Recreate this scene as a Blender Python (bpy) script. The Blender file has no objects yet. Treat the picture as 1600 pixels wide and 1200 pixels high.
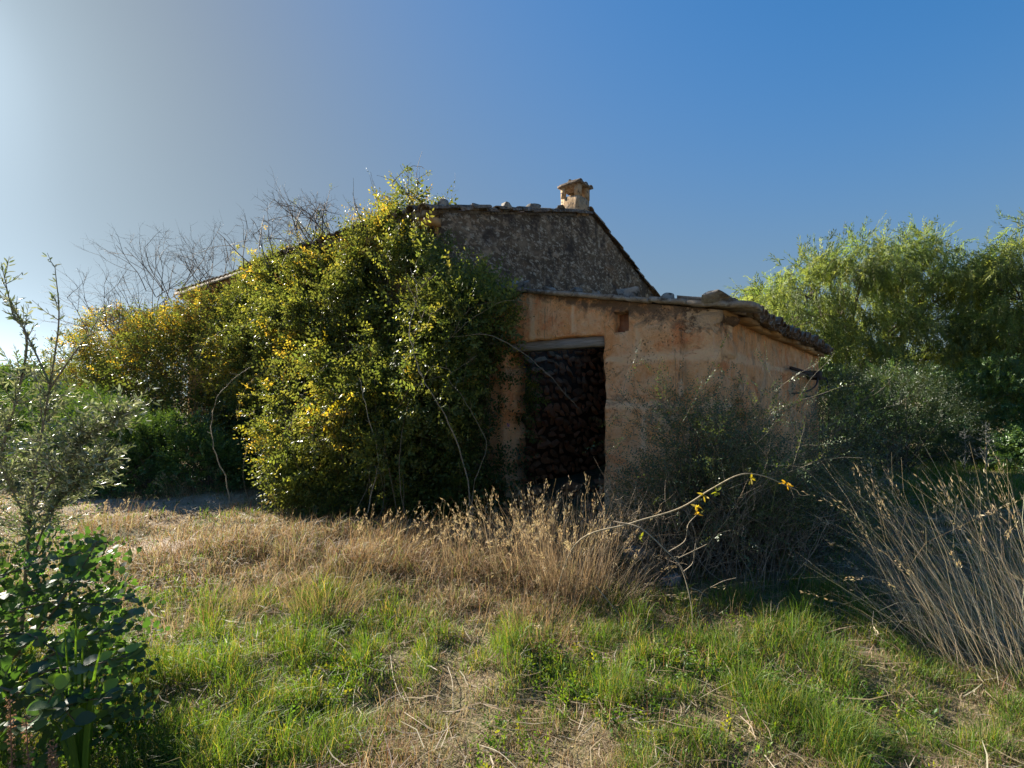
import bpy, bmesh, math, random
import numpy as np
from mathutils import Vector, Matrix, noise as mnoise

random.seed(7)
RS = np.random.RandomState(11)
SC = bpy.context.scene
COL = SC.collection

# ------------------------------------------------------------------ camera, sky, sun
EYE, F, CX, HY = 1.6, 800.0, 800.0, 620.0
cam_d = bpy.data.cameras.new('camera')
cam_d.sensor_width = 36.0
cam_d.lens = 18.0
cam_d.shift_y = 0.0125
cam_d.clip_start = 0.05
cam_d.clip_end = 3000
cam = bpy.data.objects.new('camera', cam_d)
cam.location = (0, 0, EYE)
cam.rotation_euler = (math.radians(90), 0, 0)
COL.objects.link(cam)
SC.camera = cam

SKY_KNEE = 1.9
SUN_EL = math.radians(27.5)
SUN_AZ = math.radians(-51.0)          # from +Y, negative is to the left
world = bpy.data.worlds.new('World')
SC.world = world
world.use_nodes = True
wn = world.node_tree
for n in list(wn.nodes):
    wn.nodes.remove(n)
sky = wn.nodes.new('ShaderNodeTexSky')
sky.sky_type = 'NISHITA'
sky.sun_disc = False
sky.sun_elevation = SUN_EL
sky.sun_rotation = SUN_AZ
sky.altitude = 50
sky.air_density = 1.0
sky.dust_density = 0.5
sky.ozone_density = 3.0
bg = wn.nodes.new('ShaderNodeBackground')
bg.inputs['Strength'].default_value = 0.057
hs = wn.nodes.new('ShaderNodeHueSaturation'); hs.inputs['Saturation'].default_value = 1.32
wn.links.new(sky.outputs[0], hs.inputs['Color'])
lum = wn.nodes.new('ShaderNodeRGBToBW'); wn.links.new(sky.outputs[0], lum.inputs[0])
def wmath(op, x, y=0.0):
    m_ = wn.nodes.new('ShaderNodeMath'); m_.operation = op
    for k_, v_ in enumerate((x, y)):
        if isinstance(v_, (int, float)): m_.inputs[k_].default_value = v_
        else: wn.links.new(v_, m_.inputs[k_])
    return m_.outputs[0]
lg = wmath('DIVIDE', wmath('LOGARITHM', wmath('MAXIMUM', lum.outputs[0], 0.5), 2.0), 8.0)     # film-like shoulder for the glow round the sun
fc = wn.nodes.new('ShaderNodeFloatCurve')
cv = fc.mapping.curves[0]
cpts = [(-.13, .06), (.0, .125), (.0175, .155), (.096, .235), (.29, .28), (.375, .36), (.41, .46), (.45, .66), (.49, .95), (1.0, 1.8)]
fc.mapping.clip_min_x = -1; fc.mapping.use_clip = False
cv.points[0].location = cpts[0]; cv.points[1].location = cpts[-1]
for q_ in cpts[1:-1]: cv.points.new(*q_)
fc.mapping.update()
wn.links.new(lg, fc.inputs['Value'])
level = wmath('MULTIPLY', fc.outputs[0], 5.0)
fmr = wn.nodes.new('ShaderNodeMapRange'); fmr.interpolation_type = 'SMOOTHSTEP'
fmr.inputs[1].default_value = .02; fmr.inputs[2].default_value = .40; fmr.inputs[3].default_value = 0.0; fmr.inputs[4].default_value = .92
wn.links.new(lg, fmr.inputs[0])
inv = wmath('DIVIDE', 1.0, wmath('MAXIMUM', lum.outputs[0], 0.05))
nrm_ = wn.nodes.new('ShaderNodeVectorMath'); nrm_.operation = 'SCALE'
wn.links.new(hs.outputs[0], nrm_.inputs[0]); wn.links.new(inv, nrm_.inputs['Scale'])
tnt = wn.nodes.new('ShaderNodeVectorMath'); tnt.operation = 'MULTIPLY'; tnt.inputs[1].default_value = (1.02, .95, .92)
wn.links.new(nrm_.outputs[0], tnt.inputs[0])
mixc = wn.nodes.new('ShaderNodeMix'); mixc.data_type = 'RGBA'
mixc.inputs[7].default_value = (.80, 1.025, 1.20, 1)
wn.links.new(fmr.outputs[0], mixc.inputs[0]); wn.links.new(tnt.outputs[0], mixc.inputs[6])
sc_ = wn.nodes.new('ShaderNodeVectorMath'); sc_.operation = 'SCALE'
wn.links.new(mixc.outputs[2], sc_.inputs[0]); wn.links.new(level, sc_.inputs['Scale'])
wn.links.new(sc_.outputs[0], bg.inputs['Color'])
bg.inputs['Strength'].default_value = 0.057
wo = wn.nodes.new('ShaderNodeOutputWorld')
wn.links.new(bg.outputs[0], wo.inputs['Surface'])

sun_d = bpy.data.lights.new('sun', 'SUN')
sun_d.energy = 3.0
sun_d.angle = math.radians(0.5)
sun_d.color = (1.0, 0.93, 0.80)
sun = bpy.data.objects.new('sun', sun_d)
SV = Vector((math.sin(SUN_AZ) * math.cos(SUN_EL), math.cos(SUN_AZ) * math.cos(SUN_EL), math.sin(SUN_EL)))
sun.rotation_euler = SV.to_track_quat('Z', 'Y').to_euler()
sun.location = SV * 60
COL.objects.link(sun)

vs = SC.view_settings
vs.view_transform = 'Standard'
vs.look = 'None'
vs.gamma = 1.0
vs.use_curve_mapping = False
vs.exposure = 2.3
SC.cycles.max_bounces = 6
SC.cycles.diffuse_bounces = 4
SC.cycles.glossy_bounces = 2
SC.cycles.transmission_bounces = 4
SC.cycles.transparent_max_bounces = 4
SC.cycles.use_denoising = True

# ------------------------------------------------------------------ helpers
def P(px, py, Z):
    return np.array([(px - CX) / F * Z, Z, EYE + (HY - py) / F * Z])

def tag(o, label=None, cat=None, group=None, kind=None):
    if label: o['label'] = label
    if cat: o['category'] = cat
    if group: o['group'] = group
    if kind: o['kind'] = kind
    return o

def empty(name, loc, label, cat, group=None):
    o = bpy.data.objects.new(name, None)
    o.location = loc
    o.empty_display_size = 0.2
    COL.objects.link(o)
    return tag(o, label, cat, group)

def h3(ix, iy, iz):
    n = (ix * 374761393 + iy * 668265263 + iz * 2147483647 + 1013904223) & 0xffffffff
    n = ((n ^ (n >> 13)) * 1274126177) & 0xffffffff
    n = (n ^ (n >> 16)) & 0xffffffff
    return n / 4294967295.0

def vn(p, sc=1.0):
    """value noise in 0..1 for points (N,3)"""
    p = np.asarray(p, dtype=np.float64) * sc + 1000.0
    i = np.floor(p).astype(np.int64)
    f = p - i
    f = f * f * (3 - 2 * f)
    r = 0
    for dx in (0, 1):
        wx = f[:, 0] if dx else 1 - f[:, 0]
        for dy in (0, 1):
            wy = f[:, 1] if dy else 1 - f[:, 1]
            for dz in (0, 1):
                wz = f[:, 2] if dz else 1 - f[:, 2]
                r = r + wx * wy * wz * h3(i[:, 0] + dx, i[:, 1] + dy, i[:, 2] + dz)
    return r

def fbm(p, sc=1.0, o=3):
    r = 0; a = 1; t = 0
    for k in range(o):
        r = r + a * vn(np.asarray(p) + 7.3 * k, sc * 2 ** k); t += a; a *= .5
    return r / t

def gh(x, y):
    x = np.atleast_1d(np.asarray(x, float)); y = np.atleast_1d(np.asarray(y, float))
    p = np.stack([x, y, 0 * x], 1)
    return 0.16 * (fbm(p, .45, 3) - .5) + 0.09 * (vn(p, 2.3) - .5) + .03 * (vn(p, 6) - .5)

def gz(x, y):
    return float(gh(x, y)[0])

class MB:
    """collects triangles / quads with a colour per vertex and links them as ONE object"""
    def __init__(s):
        s.v, s.f, s.c, s.n = [], [], [], 0
    def add(s, v, f, c=(1, 1, 1)):
        v = np.asarray(v, float).reshape(-1, 3)
        f = np.asarray(f, int)
        c = np.asarray(c, float)
        if c.ndim == 1:
            c = np.tile(c, (len(v), 1))
        s.v.append(v); s.f.append(f + s.n); s.c.append(c); s.n += len(v)
    def mesh(s, name, mat, smooth=False):
        V = np.concatenate(s.v); C = np.concatenate(s.c)
        me = bpy.data.meshes.new(name)
        fl = s.f
        loops = np.concatenate([f.ravel() for f in fl])
        sizes = np.concatenate([np.full(len(f), f.shape[1]) for f in fl])
        starts = np.concatenate([[0], np.cumsum(sizes)[:-1]])
        me.vertices.add(len(V)); me.vertices.foreach_set('co', V.ravel())
        me.loops.add(len(loops)); me.loops.foreach_set('vertex_index', loops.astype(np.int32))
        me.polygons.add(len(sizes))
        me.polygons.foreach_set('loop_start', starts.astype(np.int32))
        me.polygons.foreach_set('loop_total', sizes.astype(np.int32))
        if smooth:
            me.polygons.foreach_set('use_smooth', np.ones(len(sizes), bool))
        a = me.color_attributes.new('col', 'FLOAT_COLOR', 'POINT')
        a.data.foreach_set('color', np.concatenate([C, np.ones((len(C), 1))], 1).astype(np.float32).ravel())
        me.update(calc_edges=True)
        me.materials.append(mat)
        return me
    def build(s, name, mat, parent=None, smooth=False, kind=None):
        o = bpy.data.objects.new(name, s.mesh(name, mat, smooth))
        COL.objects.link(o)
        put(o, parent)
        if kind: o['kind'] = kind
        return o

def put(o, parent):
    """parent a mesh whose vertices are in world space"""
    if parent is not None:
        o.parent = parent
        o.matrix_parent_inverse = world_of(parent).inverted()

def world_of(o):
    m = Matrix.LocRotScale(o.location, o.rotation_euler, o.scale)
    if o.parent:
        m = world_of(o.parent) @ o.matrix_parent_inverse @ m
    return m

def inst(me, name, parent, loc, rot=(0, 0, 0), scale=(1, 1, 1)):
    o = bpy.data.objects.new(name, me)
    COL.objects.link(o)
    o.location = loc; o.rotation_euler = rot; o.scale = scale
    if parent is not None:
        o.parent = parent
        o.matrix_parent_inverse = world_of(parent).inverted()
    return o

def frames(d, roll):
    d = d / np.linalg.norm(d, axis=1, keepdims=True)
    up = np.tile([0., 0., 1.], (len(d), 1))
    par = np.abs(d[:, 2]) > .98
    up[par] = [1., 0, 0]
    y = np.cross(up, d); y /= np.linalg.norm(y, axis=1, keepdims=True)
    z = np.cross(d, y)
    c, s_ = np.cos(roll)[:, None], np.sin(roll)[:, None]
    y2 = y * c + z * s_
    z2 = -y * s_ + z * c
    return np.stack([d, y2, z2], 2)        # columns x,y,z

def scatter(mb, T, Fc, R, t, s, col, tint=None):
    """template verts T (m,3), faces Fc; frames R (N,3,3); t (N,3); s (N,)|(N,3)"""
    s = np.asarray(s)
    if s.ndim == 1: s = np.repeat(s[:, None], 3, 1)
    N, m = len(t), len(T)
    V = np.einsum('nij,nmj->nmi', R, T[None] * s[:, None, :]) + t[:, None, :]
    C = np.repeat(col[:, None, :], m, 1)
    if tint is not None:
        C = C * tint[None, :, :]
    Fa = (np.asarray(Fc)[None] + (np.arange(N) * m)[:, None, None]).reshape(-1, np.asarray(Fc).shape[1])
    mb.add(V.reshape(-1, 3), Fa, np.clip(C.reshape(-1, 3), 0, 1))

LEAF_D = (np.array([[0, 0, 0], [.45, .26, .07], [1, 0, -.04], [.45, -.26, .07]]), [[0, 3, 2], [0, 2, 1]])
LEAF_N = (np.array([[0, 0, 0], [.45, .11, .03], [1, 0, -.05], [.45, -.11, .03]]), [[0, 3, 2], [0, 2, 1]])
LEAF_O = (np.array([[0, 0, 0], [.3, .12, .02], [.7, .11, .02], [1, 0, -.04], [.7, -.11, .02], [.3, -.12, .02], [.5, 0, -.015]]),
          [[0, 6, 1], [1, 6, 2], [2, 6, 3], [3, 6, 4], [4, 6, 5], [5, 6, 0]])

def rand_unit(n, rs=RS):
    v = rs.normal(size=(n, 3)); return v / np.linalg.norm(v, axis=1, keepdims=True)

def spray_template(n, L, leaf, size, droop, rs, opp=True, flat=.5, ang=55):
    """one leafy shoot along +x: returns verts, faces, per-vertex tint"""
    T, Fc = leaf
    x = np.linspace(.12, 1, n) * L
    side = np.where(np.arange(n) % 2 == 0, 1, -1)
    a = np.radians(ang + rs.uniform(-15, 15, n)) * side
    a[-1] = 0
    d = np.stack([np.cos(a), np.sin(a), rs.uniform(-flat, flat, n)], 1)
    pos = np.stack([x, rs.uniform(-.01, .01, n), -droop * (x / L) ** 2 * L], 1)
    R = frames(d, rs.uniform(-.6, .6, n))
    s = size * rs.uniform(.7, 1.15, n) * (1 - .35 * (x / L) ** 2)
    V = np.einsum('nij,nmj->nmi', R, T[None] * s[:, None, None]) + pos[:, None, :]
    Fa = (np.asarray(Fc)[None] + (np.arange(n) * len(T))[:, None, None]).reshape(-1, 3)
    tint = np.repeat(rs.uniform(.75, 1.25, (n, 1)) * rs.uniform(.94, 1.06, (n, 3)), len(T), 0)
    return V.reshape(-1, 3), Fa, tint

def sprays(mb, temps, pos, d, scale, col, rs=RS, rollamp=math.pi):
    k = rs.randint(0, len(temps), len(pos))
    for i, (T, Fc, tint) in enumerate(temps):
        m = k == i
        if m.sum() == 0: continue
        R = frames(d[m], rs.uniform(-rollamp, rollamp, m.sum()))
        scatter(mb, T, Fc, R, pos[m], scale[m], col[m], tint)

def blob_points(blobs, n, rs, shell=.18, amp=.25, nsc=1.1, up=-.5, deep=.72):
    """points near the surface of a union of ellipsoids, lumpy; returns pos, outward normal"""
    B = np.array(blobs, float)             # cx cy cz rx ry rz
    w = (B[:, 3] * B[:, 4] + B[:, 4] * B[:, 5] + B[:, 3] * B[:, 5]); w /= w.sum()
    P_, N_ = [], []
    tot = 0
    while tot < n:
        k = rs.choice(len(B), n, p=w)
        u = rand_unit(n, rs)
        keep = u[:, 2] > up
        k, u = k[keep], u[keep]
        c, r = B[k, :3], B[k, 3:]
        base = c + u * r
        f = 1 + amp * (fbm(base, nsc, 3) - .5) * 2 - np.abs(rs.normal(size=len(u))) * shell
        p = c + u * r * f[:, None]
        ok = np.ones(len(p), bool)
        for j in range(len(B)):
            q = (p - B[j, :3]) / B[j, 3:]
            ok &= ~((np.linalg.norm(q, axis=1) < deep) & (k != j))
        p, u, r = p[ok], u[ok], r[ok]
        nn = u / r; nn /= np.linalg.norm(nn, axis=1, keepdims=True)
        P_.append(p); N_.append(nn); tot += len(p)
    return np.concatenate(P_)[:n], np.concatenate(N_)[:n]

def tube(mb, pts, r0, r1, sides=4, col=(1, 1, 1)):
    pts = np.asarray(pts, float); n = len(pts)
    d = np.gradient(pts, axis=0)
    R = frames(d + 1e-9, np.zeros(n))
    r = np.linspace(r0, r1, n)
    a = np.arange(sides) / sides * 2 * math.pi
    ring = np.cos(a)[None, :, None] * R[:, None, :, 1] + np.sin(a)[None, :, None] * R[:, None, :, 2]
    V = pts[:, None, :] + ring * r[:, None, None]
    i = np.arange(n - 1)[:, None] * sides; j = np.arange(sides)[None]; j2 = (j + 1) % sides
    Fq = np.stack([i + j, i + j2, i + sides + j2, i + sides + j], 2).reshape(-1, 4)
    mb.add(V.reshape(-1, 3), Fq, col)

def bez(p0, p1, p2, n=8):
    t = np.linspace(0, 1, n)[:, None]
    return (1 - t) ** 2 * np.asarray(p0) + 2 * t * (1 - t) * np.asarray(p1) + t * t * np.asarray(p2)

def smooth_path(pts, n=6):
    pts = [np.asarray(p, float) for p in pts]
    out = []
    q = [2 * pts[0] - pts[1]] + pts + [2 * pts[-1] - pts[-2]]
    for i in range(1, len(q) - 2):
        for t in np.linspace(0, 1, n, endpoint=False):
            out.append(.5 * ((2 * q[i]) + (-q[i-1] + q[i+1]) * t + (2*q[i-1] - 5*q[i] + 4*q[i+1] - q[i+2]) * t*t
                             + (-q[i-1] + 3*q[i] - 3*q[i+1] + q[i+2]) * t**3))
    out.append(pts[-1])
    return np.array(out)

def branch(mb, p, d, L, r, depth, rs, wig=.25, up=.1, split=3, tips=None, sides=4, col=(1, 1, 1), n=6, dec=.62):
    pts = [p]; dd = d / np.linalg.norm(d)
    for i in range(n - 1):
        dd = dd + rs.normal(size=3) * wig * .5 + np.array([0, 0, up]) * .3
        dd /= np.linalg.norm(dd)
        pts.append(pts[-1] + dd * L / (n - 1))
    tube(mb, pts, r, r * .45, sides, col)
    if tips is not None and depth <= 1:
        for q in pts[2:]: tips.append((q, dd))
    if depth > 0:
        for k in range(split):
            i = rs.randint(max(1, n // 3), n)
            nd = dd + rs.normal(size=3) * .65
            nd /= np.linalg.norm(nd)
            branch(mb, pts[i], nd, L * dec * rs.uniform(.7, 1.2), r * .55, depth - 1, rs, wig, up, split, tips, sides, col, n, dec)

# ------------------------------------------------------------------ materials
def new_mat(name):
    m = bpy.data.materials.new(name); m.use_nodes = True
    nt = m.node_tree
    for n in list(nt.nodes): nt.nodes.remove(n)
    out = nt.nodes.new('ShaderNodeOutputMaterial')
    b = nt.nodes.new('ShaderNodeBsdfPrincipled')
    nt.links.new(b.outputs[0], out.inputs[0])
    return m, nt, b, out

def nz(nt, scale, detail=6, rough=.6, vec=None, dist=0.0):
    n = nt.nodes.new('ShaderNodeTexNoise')
    n.inputs['Scale'].default_value = scale
    n.inputs['Detail'].default_value = detail
    n.inputs['Roughness'].default_value = rough
    n.inputs['Distortion'].default_value = dist
    if vec is not None: nt.links.new(vec, n.inputs['Vector'])
    return n.outputs['Fac']

def ramp(nt, fac, stops):
    r = nt.nodes.new('ShaderNodeValToRGB')
    el = r.color_ramp.elements
    while len(el) > 1: el.remove(el[-1])
    for i, (p, c) in enumerate(stops):
        e = el[0] if i == 0 else el.new(p)
        e.position = p
        if not hasattr(c, '__len__'): c = (c, c, c)
        e.color = (*c, 1)
    nt.links.new(fac, r.inputs[0])
    return r.outputs[0]

def mix(nt, fac, a, b, mode='MIX'):
    n = nt.nodes.new('ShaderNodeMix'); n.data_type = 'RGBA'; n.blend_type = mode
    for sock, v in ((n.inputs[0], fac), (n.inputs[6], a), (n.inputs[7], b)):
        if isinstance(v, bpy.types.NodeSocket): nt.links.new(v, sock)
        elif hasattr(v, '__len__'): sock.default_value = (*v, 1)
        else: sock.default_value = v
    return n.outputs[2]

def objvec(nt, scale=(1, 1, 1)):
    g = nt.nodes.new('ShaderNodeNewGeometry')
    mp = nt.nodes.new('ShaderNodeMapping')
    mp.inputs['Scale'].default_value = scale
    nt.links.new(g.outputs['Position'], mp.inputs['Vector'])
    return mp.outputs[0]

def bump(nt, b, h, strength=.5, dist=.02):
    n = nt.nodes.new('ShaderNodeBump')
    n.inputs['Strength'].default_value = strength
    n.inputs['Distance'].default_value = dist
    nt.links.new(h, n.inputs['Height'])
    nt.links.new(n.outputs[0], b.inputs['Normal'])

def leaf_mat(name, trans=.42, rough=.42, spec=.5, gain=1.5, tcol=(1.25, 1.1, .35)):
    m, nt, b, out = new_mat(name)
    a = nt.nodes.new('ShaderNodeAttribute'); a.attribute_name = 'col'
    b.inputs['Roughness'].default_value = rough
    b.inputs['Specular IOR Level'].default_value = spec
    nt.links.new(a.outputs['Color'], b.inputs['Base Color'])
    tr = nt.nodes.new('ShaderNodeBsdfTranslucent')
    tc = mix(nt, 1.0, a.outputs['Color'], tuple(c * gain for c in tcol), 'MULTIPLY')
    nt.links.new(tc, tr.inputs['Color'])
    ms = nt.nodes.new('ShaderNodeMixShader'); ms.inputs[0].default_value = trans
    nt.links.new(b.outputs[0], ms.inputs[1]); nt.links.new(tr.outputs[0], ms.inputs[2])
    nt.links.new(ms.outputs[0], out.inputs[0])
    return m

def attr_mat(name, rough=.8, bumpy=0):
    m, nt, b, out = new_mat(name)
    a = nt.nodes.new('ShaderNodeAttribute'); a.attribute_name = 'col'
    v = objvec(nt)
    f = nz(nt, 40, 3, .6, v)
    c = mix(nt, 1.0, a.outputs['Color'], ramp(nt, f, [(.3, .6), (.7, 1.25)]), 'MULTIPLY')
    nt.links.new(c, b.inputs['Base Color'])
    b.inputs['Roughness'].default_value = rough
    b.inputs['Specular IOR Level'].default_value = .25
    if bumpy: bump(nt, b, f, bumpy, .01)
    return m

M_VINE = leaf_mat('vine_leaf', .50, .42, .45, 1.3, (1.2, 1.0, .45))
M_OLIVE = leaf_mat('olive_leaf', .2, .46, .5, 1.2, (1.1, 1.1, .5))
M_ROUND = leaf_mat('round_leaf', .40, .5, .4, 1.25, (1.1, 1.25, .3))
M_PEPPER = leaf_mat('pepper_leaf', .60, .45, .4, 1.35, (1.08, 1.0, .5))
M_DARKLEAF = leaf_mat('dark_leaf', .25, .4, .5)
M_GRASS = leaf_mat('grass_blade', .45, .5, .3, 1.3, (1.15, 1.1, .35))
M_DRY = leaf_mat('dry_blade', .35, .6, .25, 1.25, (1.1, 1.0, .75))
M_TWIG = attr_mat('twig_bark', .75)
M_BARK = attr_mat('trunk_bark', .85, .6)

def mat_shed_plaster(streaky):
    m, nt, b, out = new_mat('ochre_render_streaked' if streaky else 'ochre_render')
    v = objvec(nt)
    big = nz(nt, .9, 5, .6, v, .6)
    med = nz(nt, 3.4, 8, .68, v, .8)
    fine = nz(nt, 26, 7, .72, v)
    c = ramp(nt, big, [(.30, (.50, .235, .105)), (.44, (.56, .30, .14)), (.55, (.60, .37, .20)), (.68, (.52, .33, .19))])
    c = mix(nt, ramp(nt, med, [(.40, 0.0), (.62, .75)]), c, (.64, .46, .31))
    c = mix(nt, ramp(nt, nz(nt, 2.1, 6, .7, v, 1.2), [(.52, 0.0), (.66, .8)]), c, (.52, .20, .085))
    # pits and dirt
    c = mix(nt, ramp(nt, fine, [(.30, .8), (.42, 0.0)]), c, (.17, .10, .06))
    c = mix(nt, ramp(nt, nz(nt, 60, 4, .7, v), [(.55, 0.0), (.68, .6)]), c, (.74, .55, .38))
    # grey pale washed patches
    vv = objvec(nt, (3.5, 3.5, .25) if streaky else (2.5, 2.5, .8))
    st = nz(nt, 2.6 if streaky else 1.2, 7, .62, vv, .3)
    c = mix(nt, ramp(nt, st, [(.52, 0.0), (.70, .6 if streaky else .3)]), c, (.55, .46, .38))
    c = mix(nt, ramp(nt, nz(nt, 3.3, 6, .6, objvec(nt, (4, 4, .2)), .2), [(.56, 0.0), (.74, .7 if streaky else .25)]), c, (.20, .17, .15))
    # black soot lichen under the verge, grime above the ground
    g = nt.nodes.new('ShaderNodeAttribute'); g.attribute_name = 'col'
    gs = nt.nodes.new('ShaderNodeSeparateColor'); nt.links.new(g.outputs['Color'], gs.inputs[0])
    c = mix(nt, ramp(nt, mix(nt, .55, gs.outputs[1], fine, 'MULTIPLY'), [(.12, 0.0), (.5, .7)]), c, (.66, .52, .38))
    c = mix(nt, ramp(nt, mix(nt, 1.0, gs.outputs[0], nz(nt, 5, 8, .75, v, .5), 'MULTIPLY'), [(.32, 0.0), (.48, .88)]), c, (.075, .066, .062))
    # algae and dirt near the foot
    geo = nt.nodes.new('ShaderNodeSeparateXYZ')
    g2 = nt.nodes.new('ShaderNodeNewGeometry'); nt.links.new(g2.outputs['Position'], geo.inputs[0])
    mr = nt.nodes.new('ShaderNodeMapRange'); mr.inputs[1].default_value = 1.3; mr.inputs[2].default_value = .1
    nt.links.new(geo.outputs[2], mr.inputs[0])
    c = mix(nt, ramp(nt, mix(nt, 1.0, mr.outputs[0], nz(nt, 3, 5, .7, v), 'MULTIPLY'), [(.25, 0.0), (.6, .5)]), c, (.28, .21, .16))
    # crisp flaked patches of bare sandstone, pits, drip marks
    fl = nz(nt, 1.5, 10, .72, v, .8)
    c = mix(nt, ramp(nt, fl, [(.560, 0.0), (.575, .8)]), c, mix(nt, fine, (.34, .25, .17), (.62, .50, .37)))
    fl2 = nz(nt, 2.2, 10, .74, objvec(nt, (1, 1, 1.3)), 1.2)
    c = mix(nt, ramp(nt, fl2, [(.36, .75), (.385, 0.0)]), c, (.34, .17, .09))
    pit = nt.nodes.new('ShaderNodeTexVoronoi'); pit.inputs['Scale'].default_value = 30
    pv = nt.nodes.new('ShaderNodeVectorMath'); pv.operation = 'ADD'
    pn = nt.nodes.new('ShaderNodeTexNoise'); pn.inputs['Scale'].default_value = 14; pn.inputs['Detail'].default_value = 5; nt.links.new(v, pn.inputs['Vector'])
    ps_ = nt.nodes.new('ShaderNodeVectorMath'); ps_.operation = 'SCALE'; ps_.inputs['Scale'].default_value = .09; nt.links.new(pn.outputs['Color'], ps_.inputs[0])
    nt.links.new(v, pv.inputs[0]); nt.links.new(ps_.outputs[0], pv.inputs[1]); nt.links.new(pv.outputs[0], pit.inputs['Vector'])
    pm_ = mix(nt, 1.0, ramp(nt, pit.outputs['Distance'], [(.10, .8), (.30, 0.0)]), ramp(nt, nz(nt, 2.6, 6, .7, v), [(.48, 0.0), (.60, .8)]), 'MULTIPLY')
    c = mix(nt, pm_, c, (.085, .05, .03))
    dr_ = nz(nt, 5.5, 8, .7, objvec(nt, (3, 3, .12)), .1)
    c = mix(nt, ramp(nt, dr_, [(.60, 0.0), (.66, .55)]), c, (.12, .095, .08))
    # hairline cracks
    vo = nt.nodes.new('ShaderNodeTexVoronoi'); vo.feature = 'DISTANCE_TO_EDGE'; vo.inputs['Scale'].default_value = 1.5
    wv = nt.nodes.new('ShaderNodeVectorMath'); wv.operation = 'ADD'
    nn_ = nt.nodes.new('ShaderNodeTexNoise'); nn_.inputs['Scale'].default_value = 3.0; nn_.inputs['Detail'].default_value = 6
    nt.links.new(v, nn_.inputs['Vector']); nt.links.new(v, wv.inputs[0]); nt.links.new(nn_.outputs['Color'], wv.inputs[1])
    nt.links.new(wv.outputs[0], vo.inputs['Vector'])
    ck = mix(nt, 1.0, ramp(nt, vo.outputs['Distance'], [(.0, 1.0), (.012, 0.0)]), ramp(nt, nz(nt, 1.1, 3, .5, v), [(.48, 0), (.56, .8)]), 'MULTIPLY')
    c = mix(nt, ck, c, (.09, .05, .03))
    c = mix(nt, 1.0, c, (1.66, 1.46, 1.26), 'MULTIPLY')
    nt.links.new(c, b.inputs['Base Color'])
    b.inputs['Roughness'].default_value = .93
    b.inputs['Specular IOR Level'].default_value = .15
    h = mix(nt, .6, med, fine)
    h = mix(nt, .35, h, ramp(nt, fl, [(.555, .8), (.575, .2)]))
    h = mix(nt, pm_, h, (0, 0, 0))
    bump(nt, b, h, 1.0, .14)
    return m

def mat_gable():
    m, nt, b, out = new_mat('black_lichened_render')
    v = objvec(nt, (.8, .8, 1.5))
    c = ramp(nt, nz(nt, 1.6, 6, .6, v, .5), [(.3, (.085, .065, .050)), (.55, (.15, .115, .085)), (.75, (.34, .27, .20))])
    sp = nz(nt, 11, 8, .7, v, .4)
    c = mix(nt, ramp(nt, sp, [(.52, 0.0), (.60, .9)]), c, (.50, .45, .38))
    sp2 = nz(nt, 5, 8, .72, v, .6)
    c = mix(nt, ramp(nt, sp2, [(.53, 0.0), (.62, .8)]), c, (.44, .34, .25))
    vo = nt.nodes.new('ShaderNodeTexVoronoi'); vo.inputs['Scale'].default_value = 4.2
    nt.links.new(objvec(nt, (.8, .8, 1.6)), vo.inputs['Vector'])
    c = mix(nt, ramp(nt, mix(nt, .5, vo.outputs['Distance'], nz(nt, 22, 4, .7, v)), [(.26, .9), (.35, 0.0)]), c, (.70, .64, .55))
    st = nz(nt, 2.2, 6, .65, objvec(nt, (1.0, 1.0, .8)), .5)
    c = mix(nt, ramp(nt, st, [(.50, 0.0), (.62, .8)]), c, (.055, .047, .045))
    c = mix(nt, ramp(nt, nz(nt, 1.3, 4, .6, v), [(.58, 0.0), (.72, .45)]), c, (.36, .22, .12))
    nt.links.new(c, b.inputs['Base Color'])
    b.inputs['Roughness'].default_value = .95
    b.inputs['Specular IOR Level'].default_value = .15
    bump(nt, b, mix(nt, .5, sp, sp2), 1.0, .16)
    nt.links.new(mix(nt, 1.0, c, (1.28, 1.22, 1.15), 'MULTIPLY'), b.inputs['Base Color'])
    return m

def mat_stone(name, c0, c1, c2, lichen=.0, sc=9):
    m, nt, b, out = new_mat(name)
    v = objvec(nt)
    oi = nt.nodes.new('ShaderNodeObjectInfo')
    f = nz(nt, sc, 7, .68, v, .4)
    c = ramp(nt, f, [(.3, c0), (.5, c1), (.7, c2)])
    c = mix(nt, 1.0, c, ramp(nt, oi.outputs['Random'], [(0, .62), (1, 1.25)]), 'MULTIPLY')
    if lichen:
        c = mix(nt, ramp(nt, nz(nt, 16, 7, .7, v, .5), [(.50, 0.0), (.62, lichen)]), c, (.36, .355, .33))
        c = mix(nt, ramp(nt, nz(nt, 9, 6, .7, v, .8), [(.52, 0.0), (.64, .9)]), c, (.028, .027, .027))
        c = mix(nt, ramp(nt, nz(nt, 5, 6, .7, v, .8), [(.62, 0.0), (.72, .7)]), c, (.36, .22, .05))
    nt.links.new(c, b.inputs['Base Color'])
    b.inputs['Roughness'].default_value = .92
    b.inputs['Specular IOR Level'].default_value = .18
    bump(nt, b, nz(nt, sc * 2.5, 7, .7, v), .9, .02)
    return m

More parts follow.
